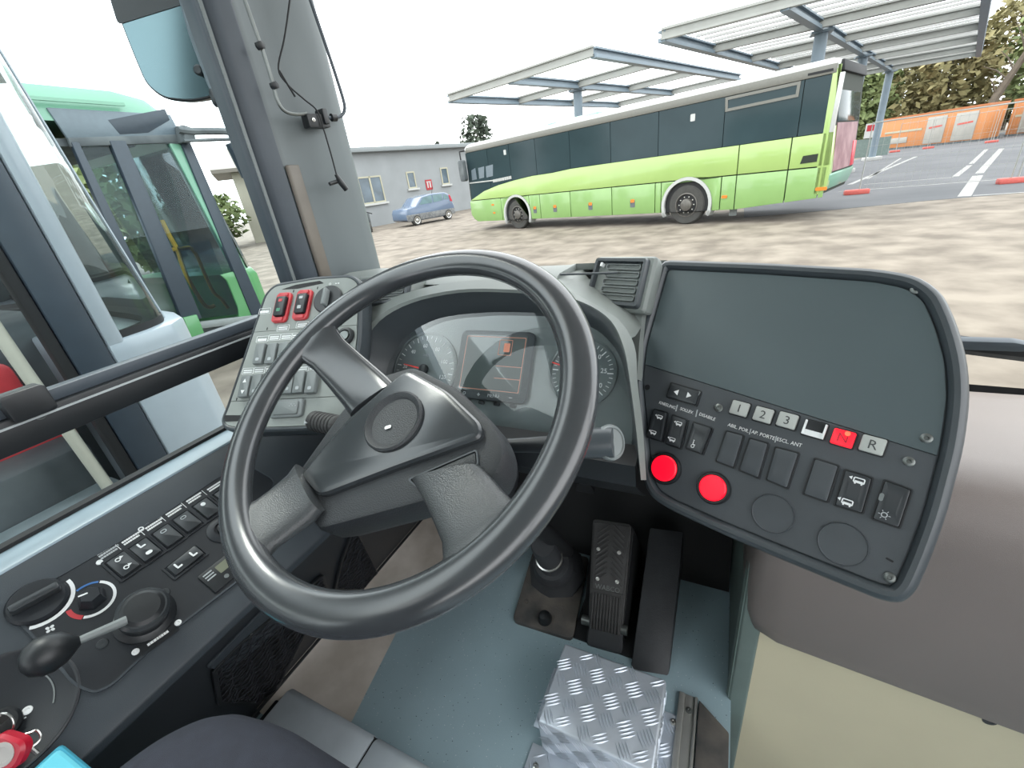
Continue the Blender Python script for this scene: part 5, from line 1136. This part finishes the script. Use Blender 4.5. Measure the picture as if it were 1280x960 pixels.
bwin([(448, 222), (475, 219), (481, 252), (454, 256)], True); bwin([(507.5, 215), (517, 214), (520, 235), (511, 236)], False); bwin([(549.5, 210), (558.5, 209), (561, 230), (553, 231)], False)
no = thing('fire_notice', 'small red square notice with white symbols on the building wall', 'sign', BB.w(*BB.px(536, 231), .02))
NU = BB.px(536, 231); MB().prism(BB, rr(.62, .68, .04, 2, *NU), .003, .03).build('board', M['rednot'], no)
MB().prism(BB, rr(.12, .4, .02, 1, NU[0]-.12, NU[1]), .03, .036).prism(BB, rr(.12, .4, .02, 1, NU[0]+.12, NU[1]), .03, .036).prism(BB, rr(.44, .07, .02, 1, NU[0], NU[1]+.2), .03, .036).build('pictogram', M['buswhite'], no)
hs = Vector(GP.px(320, 304)); HP = Pl(Vector((*hs, -H)), Vector((.57, .82, 0)), (0, 0, 1))
ho = thing('cream_house', 'small cream house with a pitched roof beyond the parked buses', 'house', HP.w(4, 0, -3))
MB().loft([[HP.w(u, v, d) for u, v in ((0, 0), (4.6, 0), (4.6, 4.3), (0, 4.3))] for d in (0, -5)]).build('wall', M['wallcream'], ho)
MB().loft([[HP.w(u, v, d) for v, d in ((4.2, .8), (4.4, .8), (5.8, -2.5), (4.4, -5.8), (4.2, -5.8))] for u in (-1.0, 4.9)]).build('roof', M['pillar_br'], ho)
for u in (.9, 2.9): d_w = MB().prism(HP, [(u, .2), (u+1.1, .2), (u+1.1, 2.7), (u, 2.7)], .0, .06).build('door', M['wframe'], ho); MB().prism(HP, [(u+.15, .6), (u+.95, .6), (u+.95, 2.5), (u+.15, 2.5)], .05, .08).build('door_pane', M['doorw'], d_w)

# ================================================================== CAR, SCOOTER
c0 = Vector(GP.px(511, 284)); c1 = Vector(GP.px(573, 272)); cdx = (c1-c0).normalized(); CL = 3.55
CA = Pl(Vector((*c0, -H)), Vector((*cdx, 0)), (0, 0, 1))
car = thing('hatchback_car', 'small grey-blue hatchback parked by the white building', 'car', CA.w(CL/2, 0, -.8))
side = [(.0, .35), (.02, .75), (.12, .95), (.75, 1.02), (1.25, 1.46), (2.0, 1.56), (2.95, 1.54), (3.25, 1.42), (3.48, .95), (3.55, .70), (3.5, .35), (3.1, .24), (.3, .24)]
MB().loft([[CA.w(u, v, d) for u, v in side] for d in (0, -1.55)]).build('body', M['carblue'], car, .08, 3)
MB().prism(CA, rpoly([(.02, .28), (3.5, .28), (3.52, .60), (.0, .62)], .05), -.02, .025).build('lower_cladding', M['carplas'], car, .02)
for p in ([(1.0, 1.06), (1.36, 1.42), (1.95, 1.48), (1.95, 1.08)], [(2.03, 1.08), (2.03, 1.48), (2.72, 1.47), (2.72, 1.12)], [(2.82, 1.14), (2.82, 1.45), (3.12, 1.36), (3.22, 1.14)]): MB().prism(CA, rpoly(p, .04), -.03, .008).build('side_window', M['carglass'], car)
MB().loft([[CA.w(u, v, d) for u, v in ((.82, 1.03), (1.27, 1.43), (1.3, 1.40), (.86, 1.0))] for d in (-.14, -1.4)]).build('windscreen', M['carglass'], car)
MB().prism(CA, rpoly([(3.28, 1.0), (3.44, .98), (3.30, 1.36), (3.22, 1.34)], .03), -.1, .02).build('tail_lamp', M['fobred'], car)
for u in (.66, 2.98):
    w_ = MB().lathe(CA.w(u, .29, -.06), CA.n, [(.18, -.16), (.28, -.16), (.29, -.12), (.29, .06), (.26, .09), (.19, .09)], 26).build('wheel', M['tyre'], car); MB().lathe(CA.w(u, .29, -.06), CA.n, [(.2, 0), (.2, .1), (.12, .085), (.05, .1), (.0001, .1)], 20).build('wheel_rim', M['chrome'], w_)
MB().tube([CA.w(2.6, 1.54, -.8), CA.w(2.75, 1.9, -.8)], .012, 6).build('aerial', M['void'], car)
s0_ = Vector(GP.px(462, 290)); SCP = Pl(Vector((*s0_, -H)), Vector((.8, -.6, 0)), (0, 0, 1))
sco = thing('motor_scooter', 'dark motor scooter parked against the white building', 'scooter', SCP.w(0, 0, 0))
for u in (-.6, .6): MB().lathe(SCP.w(u, .27, 0), SCP.n, [(.12, -.05), (.25, -.05), (.27, 0), (.25, .05), (.12, .05)], 20).build('wheel', M['tyre'], sco)
MB().loft([[SCP.w(u, v, d) for u, v in ((-.7, .45), (-.2, .3), (.25, .32), (.42, 1.0), (.34, 1.02), (.15, .5), (-.15, .55), (-.3, .8), (-.75, .85))] for d in (-.16, .16)]).build('body', M['intd'], sco, .03)
MB().tube([SCP.w(.38, .95, -.32), SCP.w(.36, 1.08, 0), SCP.w(.38, .95, .32)], .025, 8).build('handlebar', M['void'], sco); MB().tube([SCP.w(.6, .27, .06), SCP.w(.38, 1.0, .02)], .03, 8).build('fork', M['void'], sco)

# ================================================================== ORANGE CONTAINERS
def container(a, b, hgt_, label, doors, vents):
    p, q = Vector(GP.px(*a)), Vector(GP.px(*b)); t = (q-p).normalized(); L = (q-p).length; P = Pl(Vector((*p, -H)), Vector((*t, 0)), (0, 0, 1))
    co = thing('site_container', label, 'container', P.w(L/2, 0, -1.2))
    MB().loft([[P.w(u, v, d) for u, v in ((0, .12), (L, .12), (L, hgt_), (0, hgt_))] for d in (0, -2.4)]).build('shell', M['orange'], co, .03)
    MB().prism(P, [(-.05, .0), (L+.05, .0), (L+.05, .14), (-.05, .14)], -2.4, .03).build('base_rail', M['intd'], co)
    MB().prism(P, [(-.05, hgt_-.1), (L+.05, hgt_-.1), (L+.05, hgt_+.04), (-.05, hgt_+.04)], -2.45, .05).build('top_rail', M['orange_dk'], co)
    MB().prism(P, [(.05*L, hgt_*.52), (.44*L, hgt_*.52), (.44*L, hgt_*.58), (.05*L, hgt_*.58)], 0, .03).build('stripe', M['wframe'], co)
    for f0, f1 in doors:
        d_ = MB().prism(P, [(f0*L, .2), (f1*L, .2), (f1*L, hgt_*.86), (f0*L, hgt_*.86)], 0, .05).build('door', M['doorw'], co, .01)
        MB().prism(P, [(f0*L+.2, hgt_*.52), (f1*L-.2, hgt_*.55), (f1*L-.2, hgt_*.60), (f0*L+.2, hgt_*.57)], .05, .06).build('tape', M['redfoot'], d_)
    for f0, f1 in vents: MB().prism(P, [(f0*L, hgt_*.18), (f1*L, hgt_*.18), (f1*L, hgt_*.36), (f0*L, hgt_*.36)], 0, .04).build('window', M['doorw'], co, .01)
    return P, L
container((1096, 189), (1224, 176.5), 2.45, 'orange site container with two grey doors behind the parking lines', ((.48, .66), (.74, .93)), ((.13, .31),))
container((1255, 171), (1400, 158), 2.5, 'second orange site container past the gap in the fence', ((.12, .28),), ())

# ================================================================== MOBILE FENCES
def fence(feet, label, h_=1.9, sag=0):
    P = [Vector((*GP.px(*f), -H)) for f in feet]
    fe = thing('mobile_fence', label, 'fence', P[0])
    for k, (a, b) in enumerate(zip(P[:-1], P[1:])):
        t = (b-a).normalized(); a2, b2 = a+t*.06, b-t*.06
        pn = MB().tube([a2+Vector((0, 0, .05)), a2+Vector((0, 0, h_)), b2+Vector((0, 0, h_)), b2+Vector((0, 0, .05))], .021, 6).build('panel_frame', M['steel_c'], fe)
        mb = MB(); n = int((b2-a2).length/.16)
        for i in range(1, n): mb.beam(a2.lerp(b2, i/n)+Vector((0, 0, .15)), a2.lerp(b2, i/n)+Vector((0, 0, h_)), .004, .004, (1, 0, 0))
        for z in (.15, .5, .9, 1.3): mb.beam(a2+Vector((0, 0, z)), b2+Vector((0, 0, z)), .006, .006)
        w_ = mb.build('mesh_wires', M['steel_c'], pn); w_['kind'] = 'stuff'
    for p in P: MB().box(p+Vector((0, 0, .07)), (.62, .26, .14)).build('foot', M['redfoot'], fe, .03)
    return fe
fence([(1070, 243), (1266, 229), (1500, 214)], 'wire mesh fence on red feet beside the rear of the coach')
fence([(1118, 190.5), (1160, 186), (1239, 178.5), (1330, 170)], 'distant wire mesh fence in front of the orange containers')
sg = thing('warning_sign', 'small white and red sign board behind the rear of the coach', 'sign', Vector((*GP.px(1085, 196), -H)))
q = Vector((*GP.px(1085, 196), -H)); SG = Pl(q, (.95, -.3, 0), (0, 0, 1)); MB().prism(SG, [(-1.0, 0), (1.1, 0), (1.1, 1.2), (-1.0, 1.2)], -.3, 0).build('hoarding', M['green_floor'], sg); MB().prism(SG, [(-.5, 1.25), (.5, 1.25), (.5, 2.2), (-.5, 2.2)], 0, .05).build('board', M['buswhite'], sg); MB().prism(SG, [(-.4, 1.7), (.35, 1.7), (.35, 2.1), (-.4, 2.1)], .05, .06).build('red_field', M['rednot'], sg)

# ================================================================== TREES
def tree(pos, h_, w_, label, mt, n, kind='round', name='tree', group=None, base=.25, size=.35):
    p = Vector((pos[0], pos[1], -H)); t = thing(name, label, 'tree', p, group); rg = random.Random(int(pos[0]*31+pos[1]*7)); mb = MB()
    for k in range(n):
        z = rg.uniform(base, 1)**.9
        if kind == 'cone': rad = w_*.5*(1.05-z)*1.2+.1
        else: rad = w_*.5*math.sqrt(max(.05, 1-((z-.6)/.5)**2))
        a = rg.uniform(0, 6.283); rr_ = rad*math.sqrt(rg.uniform(.1, 1))*(1+.25*math.sin(a*5+z*9)); c = p+Vector((math.cos(a)*rr_, math.sin(a)*rr_, z*h_))
        u = Vector((rg.gauss(0, 1), rg.gauss(0, 1), rg.gauss(0, .6))).normalized(); v = u.cross(Vector((rg.gauss(0, 1), rg.gauss(0, 1), rg.gauss(0, 1)))).normalized(); s = size*rg.uniform(.5, 1.2)
        mb.add([c-u*s, c+v*s*.5, c+u*s, c-v*s*.5], [(0, 1, 2, 3)])
    o = mb.build('foliage', mt, t, flat=True); o['kind'] = 'stuff'
    MB().tube([p, p+Vector((.1, 0, h_*.5)), p+Vector((0, .1, h_*.85))], [h_*.025+.05, h_*.018+.03, .03], 8).build('trunk', M['bark'], t)
    return t
def far(x, y, dist):
    r = ray(x, y); r = Vector((r.x, r.y, 0)).normalized()*dist; return (r.x, r.y)
tree(far(595, 165, 52), 8.1, 3.2, 'tall dark evergreen behind the roof of the white building', M['leafd'], 1500, size=.30)
tree(far(546, 178, 62), 7.1, 1.8, 'small pointed conifer tip above the eave of the white building', M['leafd'], 700, 'cone', size=.3)
for x, d, hh, ww, mt, lb in ((1080, 62, 7.2, 5.2, 'leafg', 'yellow-green shrubby tree showing between the canopy posts'), (1124, 75, 9.6, 7.0, 'leaf', 'broad olive tree over the container end with the small window'), (1180, 62, 8.6, 6.6, 'leaf', 'olive tree behind the grey doors of the first container'), (1264, 76, 11.6, 9.0, 'leaf', 'dense olive tree behind the second orange container'), (1322, 62, 9.8, 7, 'leafg', 'tall green tree at the far end of the second container')):
    tree(far(x, 120, d), hh, ww, lb, M[mt], 3000, base=.06, size=.42)
bt = Vector((*far(1225, 150, 58), -H)); btr = thing('bare_tree', 'leaning bare tree rising above the orange container', 'tree', bt)
lean = Vector((.9, .5, 0)).normalized()
MB().tube([bt, bt+lean*.8+Vector((0, 0, 3)), bt+lean*2.6+Vector((0, 0, 6.5)), bt+lean*5+Vector((0, 0, 11))], [.35, .3, .2, .08], 8).build('trunk', M['bark'], btr)
rg = random.Random(3)
for k in range(14):
    b0_ = bt+lean*(.8+k*.28)+Vector((0, 0, 3+k*.55)); e_ = b0_+Vector((rg.uniform(-1.6, 1.8), rg.uniform(-1, 1), rg.uniform(.8, 2.6))); MB().tube([b0_, b0_.lerp(e_, .5)+Vector((0, 0, .2)), e_], [.07, .05, .02], 5).build('branch', M['bark'], btr)
for x, d, hh, lb in ((262, 33, 3.0, 'low green bush seen past the front of the mint bus'), (185, 24, 4.4, 'large green bush seen through the door glass of the mint bus'), (60, 19, 4.4, 'green bush seen through the white bus windscreen')):
    tree(far(x, 300, d), hh, 4.4, lb, M['leafg'], 2200, name='bush', base=.02, size=.24)

# ================================================================== MINT GREEN BUS next but one
NB = Pl(Vector((-6.0, 0, -H)), (0, 1, 0), (0, 0, 1))
nb = thing('mint_city_bus', 'mint green city bus with glazed front door and yellow handrails', 'bus', NB.w(-2, 0, -1.25))
def npp(pts): return NB.pp(pts)
def nbp(pts, name, mt, d0, d1, bev=.01, par=None): return MB().prism(NB, npp(pts), d0, d1).build(name, mt, par or nb, bev)
yf = 3.75; zr = 3.12
MB().loft([[Vector((x, y, z)) for x, z in ((-6.02, zr-.36), (-6.03, zr-.18), (-6.12, zr-.04), (-6.5, zr), (-8.0, zr), (-8.4, zr-.05), (-8.48, zr-.36))] for y, z_ in ((-7, 0), (3.3, 0))] and [[Vector((x, y, z-H-k)) for x, z in ((-6.02, zr-.36), (-6.03, zr-.18), (-6.12, zr-.04), (-6.5, zr), (-8.0, zr), (-8.4, zr-.05), (-8.48, zr-.36))] for y, k in ((-7, 0), (3.2, 0), (3.5, .06), (3.66, .2))]).build('roof', M['mint'], nb)
MB().beam(NB.w(-7, zr-.19, .03), NB.w(3.2, zr-.19, .03), .03, .03).build('gutter', M['mint'], nb)
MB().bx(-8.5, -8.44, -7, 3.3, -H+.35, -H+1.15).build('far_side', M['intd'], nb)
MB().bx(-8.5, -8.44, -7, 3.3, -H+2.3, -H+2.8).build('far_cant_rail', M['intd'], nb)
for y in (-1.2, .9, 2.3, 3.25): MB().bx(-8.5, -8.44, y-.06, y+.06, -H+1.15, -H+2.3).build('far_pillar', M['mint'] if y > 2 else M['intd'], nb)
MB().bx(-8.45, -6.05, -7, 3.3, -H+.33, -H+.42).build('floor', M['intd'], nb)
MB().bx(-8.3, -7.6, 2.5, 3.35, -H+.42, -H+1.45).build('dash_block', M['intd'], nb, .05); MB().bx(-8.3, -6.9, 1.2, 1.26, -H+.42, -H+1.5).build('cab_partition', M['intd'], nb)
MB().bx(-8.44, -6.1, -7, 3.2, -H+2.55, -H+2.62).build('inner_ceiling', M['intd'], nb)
nbp([(58, 134), (213, 143), (221, 158), (224, 180), (86, 175)], 'header_panel', M['header'], -.04, .0)
nbp([(135, 150), (206, 136), (212, 150), (185, 166), (150, 168)], 'sign_patch', M['slate'], .0, .004)  # dark patch on the header panel
nbp([(84, 172), (224, 168), (226, 178), (88, 184)], 'door_top_rail', M['intd'], -.03, .01)
dq = [(136, 176), (156, 176), (252, 398), (228, 402)]; nbp(dq, 'door_post', M['slate'], -.05, .02)
nbp([(88, 178), (98, 178), (205, 405), (190, 410)], 'door_post', M['slate'], -.05, .02)
nbp([(222, 170), (236, 176), (330, 392), (314, 394)], 'door_post', M['slate'], -.05, .02)
nbp([(98, 180), (137, 178), (228, 400), (202, 404)], 'door_pane', M['doorglass'], -.03, -.02, 0)
nbp([(156, 178), (224, 172), (314, 392), (252, 398)], 'door_pane', M['doorglass'], -.03, -.02, 0)
nbp([(222, 308), (262, 300), (300, 392), (254, 398)], 'door_lower_pane', M['doorglass'], -.018, -.01, 0)
nbp([(190, 410), (330, 392), (334, 400), (196, 418)], 'door_sill', M['rockgrey'], -.1, .03)
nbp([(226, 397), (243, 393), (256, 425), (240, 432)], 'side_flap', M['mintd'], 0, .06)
# front corner post, windscreen edge, bumper
MB().loft([[Vector((x, y+k, z)) for x, y in ((-6.0, 3.55), (-6.02, 3.72), (-6.08, 3.74), (-6.1, 3.55))] for z, k in ((-H+2.78, -.06), (-H+2.3, .0), (-H+1.6, .08), (-H+1.0, .16))]).build('front_post', M['mint'], nb, .02)
MB().loft([[Vector((x, y+k, z)) for x, y in ((-6.06, 3.74), (-6.2, 3.86), (-7.2, 4.0), (-8.2, 3.86), (-8.42, 3.7), (-8.2, 3.8), (-7.2, 3.95), (-6.2, 3.80))] for z, k in ((-H+2.7, -.06), (-H+1.6, .1), (-H+1.05, .18))]).build('windscreen', M['nbglass'], nb)
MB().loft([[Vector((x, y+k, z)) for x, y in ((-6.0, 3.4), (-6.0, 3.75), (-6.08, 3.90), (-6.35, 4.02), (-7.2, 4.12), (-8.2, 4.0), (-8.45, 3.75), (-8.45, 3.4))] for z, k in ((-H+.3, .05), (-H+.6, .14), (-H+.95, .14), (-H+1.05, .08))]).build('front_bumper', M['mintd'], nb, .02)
yr = lambda pts, d=-.07: [NB.hit(x, y, d) for x, y in pts]
MB().tube(smooth_curve(yr([(202, 275), (212, 295), (222, 313), (228, 332), (236, 350), (254, 379), (262, 384), (268, 382)]), 4), .025, 8).build('handrail', M['yellow'], nb)
MB().tube(smooth_curve(yr([(214, 312), (226, 311), (238, 310), (246, 320), (254, 338), (266, 364), (276, 373), (285, 385)]), 4), .022, 8).build('handrail', M['yellow'], nb)
ma = MB().tube(smooth_curve([NB.hit(x, y, .15) for x, y in ((222, 162), (238, 164), (262, 164), (286, 165), (292, 172), (298, 186), (304, 200))], 4), .04, 8).build('mirror_arm', M['intd'], nb)
MB().tube([NB.hit(x, y, .15) for x, y in ((230, 176), (260, 175), (290, 174))], .02, 6).build('mirror_strut', M['intd'], ma)
MB().tube([NB.hit(x, y, .15) for x, y in ((289, 178), (300, 196), (311, 221))], [.08, .10, .09], 10).build('mirror_head', M['slate'], ma)
MB().prism(NB, npp([(218, 158), (234, 163), (236, 178), (222, 180)]), -.02, .16).build('mirror_bracket', M['intd'], nb, .02)
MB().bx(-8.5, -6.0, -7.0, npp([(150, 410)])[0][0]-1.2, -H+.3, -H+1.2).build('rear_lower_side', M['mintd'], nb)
for y in (-.6, -2.6): MB().bx(-6.06, -6.0, y-.08, y+.08, -H+1.1, -H+2.8).build('side_pillar', M['slate'], nb)
for y in (-5.2, 2.45):
    w_ = MB().lathe((-6.1, y-.9 if y > 0 else y, -H+.48), (1, 0, 0), [(.28, -.25), (.46, -.25), (.48, -.1), (.46, .02), (.28, .02)], 24).build('wheel', M['tyre'], nb)

# ================================================================== WHITE BUS alongside
AX = -2.2; AP = Pl(Vector((AX, 0, -H)), (0, 1, 0), (0, 0, 1))
ab = thing('white_bus', 'white bus standing alongside with pale corner post and open dark doorway', 'bus', AP.w(-2, 0, -1.25))
yp0, yp1 = AP.px(60, 310)[0], AP.px(70, 280)[0]
lo = AP.px(190, 412)[1]; yl = AP.px(152, 462)[0]; yr_ = AP.px(137, 393)[0]
zA0, zA1 = -H+.30, lo-H
fs = [(AX, yl), (AX, .90), (AX-.02, 1.0), (AX-.10, 1.09), (AX-.3, 1.16), (AX-.7, 1.22), (AX-1.25, 1.25), (AX-1.9, 1.2), (AX-2.4, 1.05), (AX-2.48, .7), (AX-1.3, .75), (AX-.3, .72)]
MB().loft([[Vector((x, y, z)) for x, y in fs] for z in (zA0, zA0+.1, zA1-.06, zA1)]).build('front_body', M['awhite'], ab, .015)
MB().loft([[Vector((x, y, z)) for x, y in ((AX, yl), (AX+.002, yr_), (AX-.05, yr_+.02), (AX-.09, yl))] for z in (zA1-.02, 1.5)]).build('corner_post', M['awhite'], ab, .012)
MB().loft([[Vector((x, y, z)) for x, y in ((AX-.02, yl-.115), (AX-.005, yl-.004), (AX-.08, yl-.004), (AX-.08, yl-.115))] for z in (zA0, 1.5)]).build('door_frame', M['slate'], ab, .008)
MB().loft([[Vector((x, y, z)) for x, y in ((AX-.04, yl-.15), (AX-.03, yl-.118), (AX-.09, yl-.118), (AX-.09, yl-.15))] for z in (zA0, 1.5)]).build('door_rubber', M['void'], ab, .006)
wsl = smooth_curve([(AX-.02, yr_+.01), (AX-.05, .93), (AX-.14, 1.03), (AX-.4, 1.1), (AX-1.25, 1.17), (AX-2.1, 1.06), (AX-2.42, .8)], 5)
MB().loft([[Vector((p.x, p.y+k, z)) for p in wsl] for z, k in ((zA1-.01, .0), (.2, -.06), (1.3, -.16))], closed=False).build('windscreen', M['nbglass'], ab)
eg = [p for p in wsl][12]
MB().tube([Vector((AX-.20, 1.06, zA1)), Vector((AX-.20, 1.0, .2)), Vector((AX-.20, .90, 1.3))], .006, 6).build('windscreen_edge', M['awhite'], ab)
MB().loft([[Vector((p.x, p.y, z)) for p in wsl]+[Vector((p.x, p.y-.08, z)) for p in reversed(wsl)] for z in (zA1-.02, zA1+.03)]).build('windscreen_rubber', M['void'], ab)
MB().bx(AX-2.48, AX-.05, -6, 1.0, 1.42, 1.5).build('roof', M['awhite'], ab)
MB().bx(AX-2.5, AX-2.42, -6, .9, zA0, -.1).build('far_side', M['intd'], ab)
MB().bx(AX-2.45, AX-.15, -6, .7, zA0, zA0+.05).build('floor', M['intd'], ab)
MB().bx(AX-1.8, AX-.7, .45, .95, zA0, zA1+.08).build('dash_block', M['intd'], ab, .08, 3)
MB().bx(AX-1.7, AX-1.5, -.5, .2, -.9, .1).build('driver_partition', M['intd'], ab, .03)
pz = [AP.hit(x, y, -.10) for x, y in ((-20, 425), (33, 480), (86, 547), (143, 620))]
MB().tube([Vector((pz[1].x, pz[1].y, 1.3)), Vector((pz[1].x, (pz[1].y+pz[3].y)/2, -.4)), Vector((pz[3].x, pz[3].y, pz[3].z))], .021, 12).build('door_pole', M['cream'], ab)
sp = AP.hit(90, 655, -.06); 
MB().bx(AX-.25, AX-.0, -1.3, yl-.15, zA0-.02, AP.hit(90, 652)[2]).build('lower_step', M['stepm'], ab, .02)
MB().bx(AX-.5, AX-.25, -1.3, yl-.15, zA0, -.80).build('upper_step', M['intd'], ab, .02)
MB().tube([AP.hit(-30, 640, -.32), AP.hit(100, 560, -.32)], .016, 8).build('step_rail', M['stepm'], ab)
pq = [AP.hit(x, y, -.26) for x, y in ((20, 632), (88, 606), (90, 616), (22, 645))]; MB().add([p for p in pq]+[p-Vector((.02, 0, 0)) for p in pq], [(0, 1, 2, 3), (7, 6, 5, 4), (0, 4, 5, 1), (1, 5, 6, 2), (2, 6, 7, 3), (3, 7, 4, 0)]).build('step_edge', M['plank'], ab)
rq = AP.hit(40, 565, -.5); MB().loft([[rq+Vector((0, u, v)) for u, v in rr(.34, .12, .05)], [rq+Vector((-.3, u, v)) for u, v in rr(.34, .12, .05)]]).build('red_reflection_low', M['redplas'], ab, .02)  # solid red shape standing in for a red reflection
rq = AP.hit(5, 500, -.5); MB().loft([[rq+Vector((0, u, v)) for u, v in rr(.16, .3, .05)], [rq+Vector((-.3, u, v)) for u, v in rr(.16, .3, .05)]]).build('red_reflection_high', M['redplas'], ab, .02)  # second red shape of the same modelled reflection
MB().bx(AX-.06, AX, -6, -1.3, zA0, -.3).build('side_panel', M['awhite'], ab)
